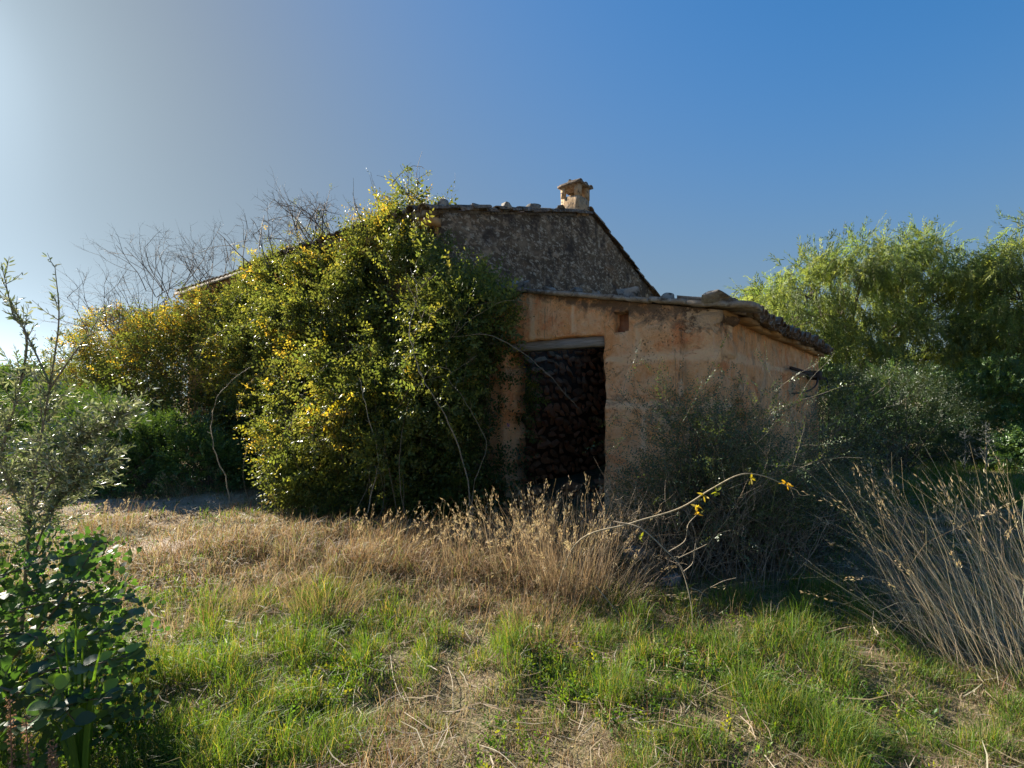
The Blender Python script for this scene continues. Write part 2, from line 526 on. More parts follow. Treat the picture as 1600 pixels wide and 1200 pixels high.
M_PLASTER = mat_shed_plaster(False)
M_PLASTER_S = mat_shed_plaster(True)
M_GABLE = mat_gable()
M_OCHRE = mat_stone('ochre_sandstone', (.38, .20, .08), (.50, .29, .13), (.58, .38, .21), 0, 5)
M_CHIM = mat_stone('weathered_sandstone', (.28, .18, .10), (.48, .32, .18), (.56, .43, .30), .35, 6)
M_RUBBLE = mat_stone('red_rubble_stone', (.46, .17, .09), (.60, .28, .15), (.66, .38, .22), 0, 7)
M_MORTAR = mat_stone('earth_mortar', (.14, .065, .04), (.2, .10, .06), (.26, .15, .10), 0, 12)
M_TILE = mat_stone('mossy_roof_tile', (.13, .09, .06), (.19, .13, .09), (.25, .19, .14), .8, 7)
M_SLAB = mat_stone('lichened_slab', (.17, .13, .10), (.26, .215, .175), (.34, .30, .26), .75, 7)
M_ROCK = mat_stone('limestone_rock', (.17, .14, .12), (.28, .25, .22), (.38, .36, .33), .4, 6)

def mat_wood():
    m, nt, b, out = new_mat('grey_weathered_wood')
    v = objvec(nt, (3, 3, 60))
    f = nz(nt, 1.5, 6, .65, v, .4)
    nt.links.new(ramp(nt, f, [(.3, (.12, .115, .115)), (.55, (.27, .27, .28)), (.75, (.36, .36, .37))]), b.inputs['Base Color'])
    b.inputs['Roughness'].default_value = .85
    bump(nt, b, f, .6, .01)
    return m
M_WOOD = mat_wood()
def mat_iron():
    m, nt, b, out = new_mat('rusted_iron')
    f = nz(nt, 30, 5, .6, objvec(nt))
    nt.links.new(ramp(nt, f, [(.35, (.022, .018, .017)), (.7, (.075, .04, .028))]), b.inputs['Base Color'])
    b.inputs['Roughness'].default_value = .75; b.inputs['Metallic'].default_value = .3
    return m
M_IRON = mat_iron()

def mat_ground():
    m, nt, b, out = new_mat('soil_and_thatch')
    v = objvec(nt)
    f1 = nz(nt, .8, 6, .62, v, .5); f2 = nz(nt, 7, 8, .7, v, .5); f3 = nz(nt, 45, 6, .7, v)
    c = ramp(nt, f2, [(.3, (.12, .085, .055)), (.5, (.23, .17, .105)), (.7, (.36, .28, .18))])
    c = mix(nt, ramp(nt, f1, [(.40, 0.0), (.55, .7)]), c, (.12, .135, .05))
    c = mix(nt, ramp(nt, f3, [(.45, 0.0), (.65, .8)]), c, (.46, .36, .23))
    a = nt.nodes.new('ShaderNodeAttribute'); a.attribute_name = 'col'      # bare trodden earth
    e = ramp(nt, mix(nt, .6, f2, f3), [(.35, (.32, .23, .16)), (.6, (.52, .41, .31))])
    c = mix(nt, ramp(nt, mix(nt, .35, a.outputs['Color'], f2), [(.40, 0.0), (.62, 1.0)]), c, e)
    nt.links.new(c, b.inputs['Base Color'])
    b.inputs['Roughness'].default_value = .95; b.inputs['Specular IOR Level'].default_value = .15
    bump(nt, b, mix(nt, .5, f2, f3), 1.0, .06)
    return m
M_GROUND = mat_ground()

# ------------------------------------------------------------------ plan of the place
e = np.array([.786, -.618]); g = np.array([.618, .786]); u = -e; n_ = -g
D = np.array([-1.06, 7.69])                 # corner where house and shed meet
C = D + e * 4.05                            # near corner of the shed
def W2(o, a, s, b, t, z): 
    q = o + a * s + b * t
    return np.array([q[0], q[1], z])

def path_mask(x, y):
    m = np.exp(-(((x + 5.3) / 1.9) ** 2 + ((y - 7.6) / .75) ** 2))
    m = np.maximum(m, .95 * np.exp(-(((x + 3.9) / .9) ** 2 + ((y - 5.5) / .5) ** 2)))
    return np.clip(m, 0, 1)

# ground: fine near, coarse far, reaching the horizon
def axis(fine_lo, fine_hi, st, far):
    a = list(np.arange(fine_lo, fine_hi, st))
    k = st; x = fine_hi; hi = []
    while x < far: hi.append(x); k *= 1.35; x += k
    k = st; x = fine_lo - st; lo = []
    while x > -far: lo.append(x); k *= 1.35; x -= k
    return np.array(lo[::-1] + a + hi)
gx = axis(-9, 9, .16, 900); gy = axis(-1, 14, .16, 900)
X, Y = np.meshgrid(gx, gy)
xs, ys = X.ravel(), Y.ravel()
zs = gh(xs, ys)
mb = MB()
i = np.arange(len(gy) - 1)[:, None] * len(gx) + np.arange(len(gx) - 1)[None]
Fq = np.stack([i, i + 1, i + len(gx) + 1, i + len(gx)], 2).reshape(-1, 4)
pm = path_mask(xs, ys)
mb.add(np.stack([xs, ys, zs], 1), Fq, np.stack([pm] * 3, 1))
ground = mb.build('ground', M_GROUND, smooth=True)
ground['kind'] = 'structure'

# ------------------------------------------------------------------ walls
def wall(name, o, a, out_n, L, top, mat, parent, thick=.45, cell=.07, hole=None, amp=.02, dark=None, rows_at=None, cols_at=None, bottom=-.15, joints=(), rag=()):
    """o,a plan origin and direction; rows split at rows_at height so openings have straight heads"""
    ss = list(np.linspace(0, L, max(2, int(L / cell))))
    for c_ in (cols_at or []):
        k = int(np.argmin([abs(q - c_) for q in ss])); ss[k] = c_
    ss = np.array(sorted(ss))
    split = rows_at if rows_at is not None else None
    T = np.array([top(s) for s in ss])
    if split is None:
        nr = max(2, int(T.max() / cell))
        vv = np.linspace(0, 1, nr)
        H = bottom + vv[:, None] * (T[None] - bottom)
    else:
        n1 = max(2, int(split / cell)); n2 = max(2, int((T.max() - split) / cell))
        H1 = np.repeat(np.linspace(bottom, split, n1)[:, None], len(ss), 1)
        v2 = np.linspace(0, 1, n2 + 1)[1:]
        H2 = split + v2[:, None] * (T[None] - split)
        H = np.concatenate([H1, H2])
    nr = H.shape[0]
    S = np.repeat(ss[None], nr, 0)
    for (rs0, rh) in rag:
        m_ = (np.abs(S - rs0) < cell * .6) & (H < rh)
        q3 = np.stack([S[m_] * 0, H[m_], S[m_]], 1)
        S[m_] += (fbm(q3, 5, 3) - .5) * .085
    if rag:
        m_ = np.abs(H - rows_at) < .01
        q3 = np.stack([S[m_], S[m_] * 0, S[m_] * 0], 1)
        H[m_] += (fbm(q3, 5, 3) - .5) * .05
    q = o[None, None] + S[..., None] * a[None, None]
    Pt = np.stack([q[..., 0], q[..., 1], H], 2).reshape(-1, 3)
    dsp = (fbm(Pt, 1.3, 4) - .5) * 2 * amp + (vn(Pt, 14) - .5) * amp * .7
    Pt[:, :2] += out_n[None] * dsp[:, None]
    col = np.zeros(len(Pt))
    jm = np.zeros(len(Pt))
    for (a0, h0, a1, h1, w) in joints:
        A_ = np.array([a0, h0]); B_ = np.array([a1, h1]) - A_
        Q = np.stack([S.ravel(), H.ravel()], 1) - A_
        t_ = np.clip(Q @ B_ / (B_ @ B_), 0, 1)
        dd = np.linalg.norm(Q - t_[:, None] * B_, axis=1)
        ww = w * (.45 + 1.3 * vn(Pt, 3.5))
        jm = np.maximum(jm, np.clip(1.3 - dd / ww, 0, 1) * np.clip(.35 + 1.1 * vn(Pt, 1.7), 0, 1))
    Pt[:, :2] += out_n[None] * (jm * .010)[:, None]
    if dark: col = np.array([dark(s, h) for s, h in zip(S.ravel(), H.ravel())])
    i = np.arange(nr - 1)[:, None] * len(ss) + np.arange(len(ss) - 1)[None]
    Fq = np.stack([i, i + 1, i + len(ss) + 1, i + len(ss)], 2).reshape(-1, 4)
    if hole:
        sc_ = S.ravel()[Fq].mean(1); hc = H.ravel()[Fq].mean(1)
        Fq = Fq[np.array([not hole(s, h) for s, h in zip(sc_, hc)])]
    # face normal must be out_n
    nrm = np.cross(np.append(a, 0), [0, 0, 1])
    if nrm[:2] @ out_n < 0: Fq = Fq[:, ::-1]
    mb = MB(); mb.add(Pt, Fq, np.stack([col, jm, 0 * col], 1))
    ob = mb.build(name, mat, parent)
    md = ob.modifiers.new('thickness', 'SOLIDIFY'); md.thickness = thick; md.offset = -1
    return ob

def slab(mb, o, a, b, L, Wd, z00, dza, dzb, th, jit=.0, na=1, nb=1, rs=RS, col=(1, 1, 1)):
    """a sloping slab: corner o (plan), spans a*L and b*Wd, top height z00 + dza*s + dzb*t"""
    top, bot = [], []
    for ia in range(na + 1):
        for ib in range(nb + 1):
            s, t = L * ia / na, Wd * ib / nb
            edge = ia in (0, na) or ib in (0, nb)
            j = rs.uniform(-jit, jit, 3)
            q = o + a * (s + (j[0] if edge else 0)) + b * (t + (j[1] if edge else 0))
            z = z00 + dza * s + dzb * t + j[2] * .6
            top.append([q[0], q[1], z]); bot.append([q[0], q[1], z - th])
    V = np.array(top + bot); k = len(top)
    Fc = []
    idx = lambda x, y: x * (nb + 1) + y
    for ia in range(na):
        for ib in range(nb):
            f = [idx(ia, ib), idx(ia + 1, ib), idx(ia + 1, ib + 1), idx(ia, ib + 1)]
            Fc.append(f); Fc.append([x + k for x in f[::-1]])
    rim = [idx(i_, 0) for i_ in range(na)] + [idx(na, j_) for j_ in range(nb)] + [idx(i_, nb) for i_ in range(na, 0, -1)] + [idx(0, j_) for j_ in range(nb, 0, -1)]
    for x in range(len(rim)):
        A, B = rim[x], rim[(x + 1) % len(rim)]
        Fc.append([B, A, A + k, B + k])
    Fc = np.array(Fc)
    if np.cross(np.append(a, 0), np.append(b, 0))[2] < 0: Fc = Fc[:, ::-1]
    mb.add(V, Fc, col)

# rock meshes
def rock_mesh(seed, mat, sub=2, sx=1, sy=1, sz=.7, amp=.35):
    bm = bmesh.new()
    bmesh.ops.create_icosphere(bm, subdivisions=sub, radius=.5)
    for v in bm.verts:
        k = mnoise.noise(v.co * 2.2 + Vector((seed * 3.1, 0, seed))) + .4 * mnoise.noise(v.co * 6 + Vector((seed, 5, 0))) + .22 * mnoise.noise(v.co * 15 + Vector((seed, 9, 2)))
        v.co *= 1 + amp * k
        for ax in ((1, .3, .2), (-.4, 1, .1), (.1, -.8, .6), (-.9, -.2, -.3), (.2, .1, -1), (0, .2, 1)):
            w = Vector(ax).normalized(); d_ = v.co.dot(w)
            lim = .33 + .06 * math.sin(seed + ax[0] * 9)
            if d_ > lim: v.co -= w * (d_ - lim) * .85
        v.co.x *= sx; v.co.y *= sy; v.co.z *= sz
    me = bpy.data.meshes.new('rock'); bm.to_mesh(me); bm.free()
    me.materials.append(mat)
    return me

# one half round roof tile, axis along x, length 1, lying hollow side down
def tile_mesh(mat, seg=7):
    vs_, fs = [], []
    th = .018
    for k, (x, r) in enumerate(((0, .105), (.44, .082))):
        for rr in (r, r - th):
            for i_ in range(seg + 1):
                a_ = math.pi * i_ / seg
                vs_.append((x, rr * math.cos(a_), rr * math.sin(a_) * .85))
    n1 = seg + 1
    for i_ in range(seg):
        fs.append((i_, i_ + 1, 2 * n1 + i_ + 1, 2 * n1 + i_))
        fs.append((n1 + i_ + 1, n1 + i_, 3 * n1 + i_, 3 * n1 + i_ + 1))
        fs.append((i_ + 1, i_, n1 + i_, n1 + i_ + 1))
        fs.append((2 * n1 + i_, 2 * n1 + i_ + 1, 3 * n1 + i_ + 1, 3 * n1 + i_))
    fs.append((0, 2 * n1, 3 * n1, n1)); fs.append((seg, n1 + seg, 3 * n1 + seg, 2 * n1 + seg))
    me = bpy.data.meshes.new('roof_tile'); me.from_pydata(vs_, [], fs)
    for p in me.polygons: p.use_smooth = False
    me.materials.append(mat)
    return me
TILE = tile_mesh(M_TILE)

def place_dir(me, name, parent, loc, xdir, roll=0, scale=(1, 1, 1)):
    x = Vector(xdir).normalized()
    up = Vector((0, 0, 1))
    y = up.cross(x).normalized(); z = x.cross(y)
    m = Matrix((x, y, z)).transposed() @ Matrix.Rotation(roll, 3, 'X')
    return inst(me, name, parent, loc, m.to_euler(), scale)

# ------------------------------------------------------------------ farmhouse
house = empty('farmhouse', (D[0], D[1], 0), 'old stone farmhouse with blackened lichened gable and roof chimney, half buried in climbing plants', 'house')
GW, PK, EV, ZP, ZR = 9.1, 4.55, 4.36, 5.58, 3.98
HL = 9.6
def gtop(s): return EV + (ZP - EV) * s / PK if s < PK else ZP - (ZP - ZR) * (s - PK) / PK
slit = lambda s, h: 5.95 < s < 6.10 and 3.42 < h < 3.80
wall('gable_wall', D, g, e, GW, gtop, M_GABLE, house, thick=.5, cell=.09, amp=.035, hole=slit)
mb = MB(); slab(mb, D + g * 5.9 - e * .2, g, -e, .3, .1, 3.95, 0, 0, .6)
mb.build('slit_recess', M_MORTAR, house)
wall('long_wall', D + u * .06, u, n_, HL, lambda s: EV - .03, M_OCHRE, house, thick=.5, cell=.12, amp=.03)
wall('rear_wall', D + g * GW - e * .002, u, g, HL, lambda s: ZR - .03, M_OCHRE, house, thick=.5, cell=.3, amp=.02)
wall('end_wall', D + u * HL + g * .01, g, u, GW - .02, lambda s: gtop(s) - .05, M_OCHRE, house, thick=.5, cell=.3, amp=.02)
# roof: two slopes of rippled tile field
def tile_field(name, o, a, b, L, Wd, z0, slope, parent, per=.23, amp=.045, nb=10, mat=M_TILE):
    na = int(L / per * 6)
    s = np.linspace(0, L, na); t = np.linspace(0, Wd, nb)
    S, T_ = np.meshgrid(s, t)
    q = o[None, None] + S[..., None] * a + T_[..., None] * b
    Z = z0 + slope * T_ + amp * np.abs(np.sin(S / per * math.pi)) + .03 * (vn(np.stack([q[..., 0].ravel(), q[..., 1].ravel(), 0 * q[..., 0].ravel()], 1), 1.2).reshape(S.shape) - .5)
    V = np.stack([q[..., 0], q[..., 1], Z], 2).reshape(-1, 3)
    i = np.arange(nb - 1)[:, None] * na + np.arange(na - 1)[None]
    Fq = np.stack([i, i + 1, i + na + 1, i + na], 2).reshape(-1, 4)
    if np.cross(np.append(a, 0), np.append(b, 0))[2] < 0: Fq = Fq[:, ::-1]
    m_ = MB(); m_.add(V, Fq)
    o_ = m_.build(name, mat, parent); o_['kind'] = 'stuff'
    md = o_.modifiers.new('t', 'SOLIDIFY'); md.thickness = .03; md.offset = -1
    return o_
sl = (ZP - EV) / PK; sr = (ZP - ZR) / PK
mb = MB()
slab(mb, D - e * .06 + n_ * .28, u, g, HL + .1, PK + .28, EV - sl * .28 + .06, 0, sl, .075)
mb.build('roof_deck', M_SLAB, house)
mb = MB()
slab(mb, D - e * .06 + g * (GW + .25), u, -g, HL + .1, PK + .25, ZR - sr * .25 + .06, 0, sr, .075)
mb.build('roof_deck', M_SLAB, house)
tile_field('roof_tile_field', D - e * .12 + n_ * .30, u, g, HL - .1, PK + .28, EV - sl * .3 + .075, sl, house)
tile_field('roof_tile_field', D - e * .12 + g * (GW + .28), u, -g, HL - .1, PK + .28, ZR - sr * .28 + .075, sr, house)
# verge tiles along both slopes of the gable, each its own piece
k = 0
for side in (0, 1):
    nn = 15
    for i_ in range(nn):
        s = -.30 + (PK + .2) * i_ / nn if side == 0 else GW + .30 - (PK + .2) * i_ / nn
        z = EV + sl * s if side == 0 else ZP - sr * (s - PK)
        dr = Vector((g[0], g[1], sl)) if side == 0 else Vector((-g[0], -g[1], sr))
        p = D + g * s + e * (-.02 + random.uniform(-.02, .03))
        place_dir(TILE, 'roof_tile', house, (p[0], p[1], z + .04 + .012 * (i_ % 2) + random.uniform(-.01, .012)),
                  dr + Vector((random.uniform(-.05, .05), random.uniform(-.05, .05), random.uniform(.0, .07))), random.uniform(-.2, .2), (1, 1.15, 1.0))
# eave tile ends of the long wall (the ones near the gable)
for i_ in range(26):
    p = D - e * (.06 + .23 * i_) + n_ * (.36 + random.uniform(-.03, .03))
    place_dir(TILE, 'roof_tile', house, (p[0], p[1], EV - sl * .36 + .075 + random.uniform(-.01, .01)), Vector((g[0], g[1], sl * .8)), random.uniform(-.15, .15))
# sandstone cornice blocks under the eave at the corner
for i_ in range(20):
    mb = MB()
    slab(mb, D + u * (.0 + .48 * i_) - e * .001, u, n_, .46, .22, EV - .085 + random.uniform(-.008, .008), 0, 0, .11, .008, 3, 2)
    mb.build('cornice_block', M_OCHRE, house)
# ridge tiles
for i_ in range(24):
    p = D + g * PK + u * (.0 + .38 * i_)
    place_dir(TILE, 'ridge_tile', house, (p[0], p[1], ZP + .10), Vector((u[0], u[1], .03)), 0, (1, 1.3, 1.2))

# chimney: body, four posts, hipped cap, stone on top
ch = empty('chimney', (0, 0, 0), None, None)
ch.parent = house; ch.matrix_parent_inverse = world_of(house).inverted()
cK = D + g * 4.03 - e * .02
cw, cl = .46, .45
mb = MB(); slab(mb, cK, g, u, cw, cl, 5.91, 0, 0, .66, .010, 5, 5)
mb.build('chimney_body', M_CHIM, ch)
for (s_, t_, w1, w2) in ((0, 0, .15, .12), (cw - .13, 0, .13, .12), (0, cl - .09, .09, .09), (cw - .11, cl - .10, .11, .10)):
    mb = MB(); slab(mb, cK + g * s_ + u * t_, g, u, w1, w2, 6.16, 0, 0, .26, .008, 2, 2)
    mb.build('post', M_CHIM, ch)
o2 = cK - g * .045 - u * .05; ww, ll = cw + .09, cl + .10
mb = MB(); slab(mb, o2, g, u, ww, ll, 6.20, 0, -.05, .045, .012, 5, 5)
mb.build('chimney_cap', M_TILE, ch)
ap = o2 + g * ww / 2 + u * ll / 2
for k_ in range(3):
    pz = o2 + g * (.10 + .22 * k_) + u * .02
    place_dir(TILE, 'cap_tile', ch, (pz[0], pz[1], 6.185), Vector((u[0], u[1], .1)), 0, (.7, .8, .7))
    pz = o2 + g * (.10 + .22 * k_) + u * (ll - .02)
    place_dir(TILE, 'cap_tile', ch, (pz[0], pz[1], 6.17), Vector((e[0], e[1], .12)), 0, (.7, .8, .7))
rk = rock_mesh(3, M_ROCK, 2)
inst(rk, 'cap_stone', ch, (ap[0] - .10, ap[1] + .02, 6.31), (0, 0, 1), (.15, .14, .14))

# ------------------------------------------------------------------ shed against the gable
shed = empty('lean_to_shed', (C[0], C[1], 0), 'ruined ochre rendered lean-to shed with dark doorway built against the gable of the farmhouse', 'shed')
LS, LD = 4.05, 6.7
def ftop(s): return 3.27 - .195 * s
door = lambda s, h: 1.24 < s < 2.73 and h < 2.33
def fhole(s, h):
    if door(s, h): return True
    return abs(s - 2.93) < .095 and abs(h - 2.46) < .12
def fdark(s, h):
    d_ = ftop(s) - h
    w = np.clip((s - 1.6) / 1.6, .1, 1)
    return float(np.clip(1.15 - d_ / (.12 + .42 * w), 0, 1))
wall('front_wall', D + e * .55, e, n_, LS - .55, lambda s: ftop(s + .55), M_PLASTER, shed, thick=.45, cell=.045, amp=.025,
     hole=lambda s, h: fhole(s + .55, h), dark=lambda s, h: fdark(s + .55, h), rag=[(1.24 - .55, 2.4), (2.73 - .55, 2.4)], rows_at=2.33, cols_at=[1.24 - .55, 2.73 - .55],
     joints=[(a0 - .55, h0, a1 - .55, h1, w) for a0, h0, a1, h1, w in ((2.76, 2.03, 4.05, 2.03, .06), (3.13, 2.40, 3.15, 2.04, .06), (1.66, 2.95, 1.70, 2.38, .045), (2.76, 1.50, 4.05, 1.50, .04), (3.62, 2.0, 3.64, 1.52, .035), (3.2, 1.48, 3.22, 1.0, .04), (2.3, 2.75, 2.32, 2.4, .03))])
wall('front_wall_return', D + e * .002 - g * .004, e, n_, .55, ftop, M_PLASTER, shed, thick=.45, cell=.06, amp=.02, dark=fdark)
mb = MB(); slab(mb, D + e * 2.8 + g * .14, e, g, .28, .06, 2.56, 0, 0, .36, .0)
mb.build('niche_back', M_RUBBLE, shed)
# lintel beam
mb = MB(); slab(mb, D + e * 1.16 + g * .05, e, g, 1.56, .14, 2.325, 0, 0, .115, .006, 8, 2)
mb.build('lintel', M_WOOD, shed)
mb = MB(); slab(mb, D + e * 1.16 + g * .22, e, g, 1.56, .2, 2.32, 0, 0, .10, .006, 8, 1)
mb.build('lintel', M_WOOD, shed)
# side wall with the eroded breach
def shole(s, h):
    c_ = 1.42 - (s - .72) * .72
    if .55 < s < 1.75 and abs(h - c_) < (.13 + .07 * math.sin(s * 17) + .05 * math.sin(s * 41)) and h > .3: return True
    return ((s - .62) / .17) ** 2 + ((h - 1.46) / .12) ** 2 < 1
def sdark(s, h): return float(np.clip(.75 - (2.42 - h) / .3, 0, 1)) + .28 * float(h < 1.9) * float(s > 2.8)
STOP = 2.43
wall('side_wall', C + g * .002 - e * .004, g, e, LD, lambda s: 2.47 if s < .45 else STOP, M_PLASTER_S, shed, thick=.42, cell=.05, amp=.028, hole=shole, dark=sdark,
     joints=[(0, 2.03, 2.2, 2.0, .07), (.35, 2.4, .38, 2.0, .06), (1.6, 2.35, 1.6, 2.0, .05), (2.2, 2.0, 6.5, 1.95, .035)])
wall('rear_wall', C + g * LD - e * .01, -e, g, LS - .02, lambda s: 2.46 + .195 * s, M_PLASTER_S, shed, thick=.4, cell=.2, amp=.02)
# shed roof: deck, tile field, verge slabs, eave tiles
RZ = lambda s: 3.27 - .195 * s          # along e from the gable
for (s0, s1, g0, g1) in ((.02, LS + .03, .05, 1.2), (1.5, LS + .03, 1.202, 3.4), (.02, LS + .03, 3.402, LD + .05)):      # unseen opening added by the gable to let skylight onto the rubble inside
    mb = MB(); slab(mb, D + e * s0 + g * g0, e, g, s1 - s0, g1 - g0, 3.275 - .195 * s0, -.195, 0, .05)
    mb.build('roof_deck', M_OCHRE, shed)
for (wd, g0, g1) in ((LS + .1, .45, 1.2), (LS - 1.5, 1.2, 3.4), (LS + .1, 3.4, LD)):  # tiles left out over the same added opening
    tile_field('roof_tile_field', C + e * .12 + g * g0, g, -e, g1 - g0, wd, RZ(LS) + .01, .195, shed)
sp = [0.0, .5, .98, 1.42, 1.95, 2.38, 2.86, 3.30, 3.72, 4.36]
for i_ in range(len(sp) - 1):
    mb = MB(); rs_ = np.random.RandomState(40 + i_)
    slab(mb, D + e * (sp[i_] + .008) + n_ * (.085 + rs_.uniform(-.02, .025)), e, g, sp[i_ + 1] - sp[i_] + (.0 if i_ < 8 else 0) - .012, .46,
         RZ(sp[i_]) + .052 + rs_.uniform(-.012, .014), -.195 + rs_.uniform(-.02, .02) if i_ < 8 else -.13, 0,   .05 if i_ < 8 else .052, .012, 6, 4, rs_)
    o_ = mb.build('verge_slab', M_SLAB, shed)
# second broken course lying on the first near the corner
mb = MB(); slab(mb, D + e * 3.62 + n_ * .04, e, g, .56, .5, RZ(3.62) + .10, -.16, 0, .04, .02, 4, 3)
mb.build('verge_slab', M_SLAB, shed)
# eave: cover tiles and pan tiles, each a piece
for i_ in range(28):
    s = .56 + .222 * i_
    sag = -.03 * math.sin(max(0, s - .5) * 1.1)
    dr = Vector((-e[0], -e[1], .21))
    p = C + g * s + e * (.25 + random.uniform(-.03, .03))
    place_dir(TILE, 'roof_tile', shed, (p[0], p[1], STOP + .045 + sag + random.uniform(-.012, .015)), dr + Vector((random.uniform(-.08, .08), random.uniform(-.08, .08), 0)), random.uniform(-.2, .2), (1.05, 1.05, 1.1))
    p = C + g * (s + .11) + e * (.22 + random.uniform(-.03, .02))
    place_dir(TILE, 'pan_tile', shed, (p[0], p[1], STOP + .085 + sag), dr, math.pi + random.uniform(-.1, .1), (1.05, 1.05, .8))
    if i_ % 2 == 0:
        p = C + g * (s + .03) - e * .02
        place_dir(TILE, 'roof_tile', shed, (p[0], p[1], STOP + .13 + random.uniform(0, .02)), dr, random.uniform(-.3, .3), (1, 1.1, 1.2))
for i_ in range(14):
    mb = MB(); rs_ = np.random.RandomState(70 + i_)
    slab(mb, C + g * (.5 + .44 * i_) - e * .05, g, e, .43, .15 + .05 * (i_ % 3 == 0), STOP + .025 + rs_.uniform(-.008, .01), 0, -.05, .05, .01, 2, 2, rs_)
    mb.build('eave_slab', M_OCHRE, shed)
# interior rubble wall: stones on the gable face inside the shed
RST = [rock_mesh(20 + k, M_RUBBLE, 1, 1, .8, .75, .3) for k in range(6)]
cnt = 0
h = .1
row = 0
while h < 2.9 and cnt < 300:
    s = 1.20 + random.uniform(0, .3)
    hh = random.uniform(.12, .18)
    while s < 5.4 and cnt < 300:
        w = random.uniform(.12, .26) if random.random() < .6 else random.uniform(.26, .46)
        p = D + g * (s + w / 2) + e * (.02 + random.uniform(-.01, .025))
        inst(random.choice(RST), 'rubble_stone', shed, (p[0], p[1], h + random.uniform(-.05, .05)),
             (random.uniform(-.6, .6), random.uniform(-.5, .5), math.atan2(g[1], g[0]) + random.uniform(-.2, .2)), (w * 1.1, random.uniform(.12, .2), hh * random.uniform(1.0, 2.5)))
        cnt += 1
        s += w
    h += hh; row += 1
for k_ in range(26):
    p = D + e * random.uniform(.5, 3.2) + g * random.uniform(.7, 3.2)
    w = random.uniform(.15, .42)
    inst(random.choice(RST), 'floor_stone', shed, (p[0], p[1], gz(p[0], p[1]) + w * .2), (random.uniform(-.4, .4), random.uniform(-.4, .4), random.uniform(0, 6)), (w, w, w * .8))
mb = MB(); slab(mb, D + e * .01 + g * .45, g, e, 6.2, .02, 3.1, 0, 0, 3.2)
mb.build('mortar_bed', M_MORTAR, shed)
mb = MB(); tube(mb, [W2(D, e, .35, g, 2.2, 2.9), W2(D, e, 2.1, g, 2.0, 2.25)], .03, .03, 6, (.12, .1, .08))
mb.build('fallen_rafter', M_BARK, shed)

# iron bracket fixed on the side wall
br = empty('iron_bracket', tuple(W2(C, g, 4.2, e, .0, 1.95)), 'rusty black iron bracket with curved rods fixed high on the side wall of the shed', 'bracket')
zb = 2.02
mb = MB(); slab(mb, C + g * 3.1 + e * .08, g, e, 2.4, .03, zb + .03, -.01, 0, .045)
mb.build('bar', M_IRON, br)
mb = MB(); slab(mb, C + g * 4.3 + e * .12, g, e, 2.3, .03, zb - .05, .005, 0, .04)
mb.build('bar', M_IRON, br)
mb = MB(); slab(mb, C + g * 5.2 + e * .0, g, e, .35, .20, zb + .05, 0, 0, .16, .01)
mb.build('clamp', M_IRON, br)
mb = MB(); tube(mb, bez(W2(C, g, 5.3, e, .15, zb - .04), W2(C, g, 4.6, e, .3, zb - .34), W2(C, g, 3.2, e, .10, zb - .37), 10), .016, .012, 6)
mb.build('curved_rod', M_IRON, br)
mb = MB(); tube(mb, bez(W2(C, g, 6.5, e, .15, zb - .05), W2(C, g, 6.0, e, .35, zb - .42), W2(C, g, 4.4, e, .10, zb - .42), 10), .018, .013, 6)
mb.build('curved_rod', M_IRON, br)

# ------------------------------------------------------------------ loose stones on the roofs and the ground
RK = [rock_mesh(50 + k, M_ROCK, 3, 1, .8, .65, .4) for k in range(5)]
def stone(px, py, Z, w, h_, label, group=None, seat=None, me=None):
    q = P(px, py, Z)
    z = q[2] if seat is None else seat
    o = inst(me or RK[random.randrange(5)], 'loose_stone', None, (q[0], q[1], z), (random.uniform(-.2, .2), random.uniform(-.2, .2), random.uniform(0, 6)), (w, w * .9, h_))
    return tag(o, label, 'stone', group)
def vstone(s, w, h_, label, t=.12):
    p = D + e * s + g * t
    o = inst(RK[random.randrange(5)], 'loose_stone', None, (p[0], p[1], RZ(s) + .055 + h_ * .38), (random.uniform(-.15, .15), random.uniform(-.1, .1), random.uniform(0, 6)), (w * 1.45, w * 1.2, h_ * 2.1))
    return tag(o, label, 'stone', 'loose stones weighing down the verge of the shed')
vstone(.40, .24, .17, 'pale jagged stone at the upper end of the shed verge beside the climbing leaves')
vstone(1.30, .15, .12, 'small whitish stone on the shed verge, left one of a touching pair')
vstone(1.44, .19, .13, 'orange-grey stone on the shed verge, right one of a touching pair')
vstone(1.84, .17, .07, 'low flat grey stone on the shed verge, next right of the touching pair', .16)
vstone(2.25, .20, .08, 'dark pointed stone lying on the verge above the doorway')
vstone(2.55, .11, .07, 'smallest pebble on the shed verge, above the doorway corner')
vstone(2.88, .15, .13, 'peaked grey stone on the verge where the gable slope comes down behind', .2)
vstone(3.00, .17, .13, 'rounded dark stone beside the rusty spike on the shed verge')
vstone(3.44, .19, .09, 'squarish flat-topped stone standing alone on the shed verge')
big = vstone(3.98, .42, .14, 'largest flat lichened stone lying on the corner slab of the shed roof', .12)
mb = MB(); q = W2(D, e, 2.94, g, .25, RZ(2.94)); tube(mb, [q, q + np.array([0, 0, .20])], .008, .006, 5)
tag(mb.build('iron_spike', M_IRON), 'short rusty spike standing up from the verge of the shed', 'spike')
for s, w, h_, lb in ((.05, .16, .13, 'brown stone on the gable top nearest the eave corner'), (.78, .13, .06, 'reddish flat stone on the gable verge, second from the eave corner'),
                     (1.55, .17, .13, 'pointed triangular stone on the left slope of the gable verge'), (2.35, .24, .11, 'broad rounded stone halfway up the left gable verge'),
                     (3.3, .22, .08, 'low stone on the gable verge just left of the chimney')):
    p = D + g * s
    o = inst(RK[random.randrange(5)], 'loose_stone', None, (p[0], p[1], gtop(s) + .115 + h_ * .15), (.1, .1, random.uniform(0, 6)), (w * 1.6, w * 1.3, h_ * 2.2))
    tag(o, lb, 'stone', 'stones on the gable verge')
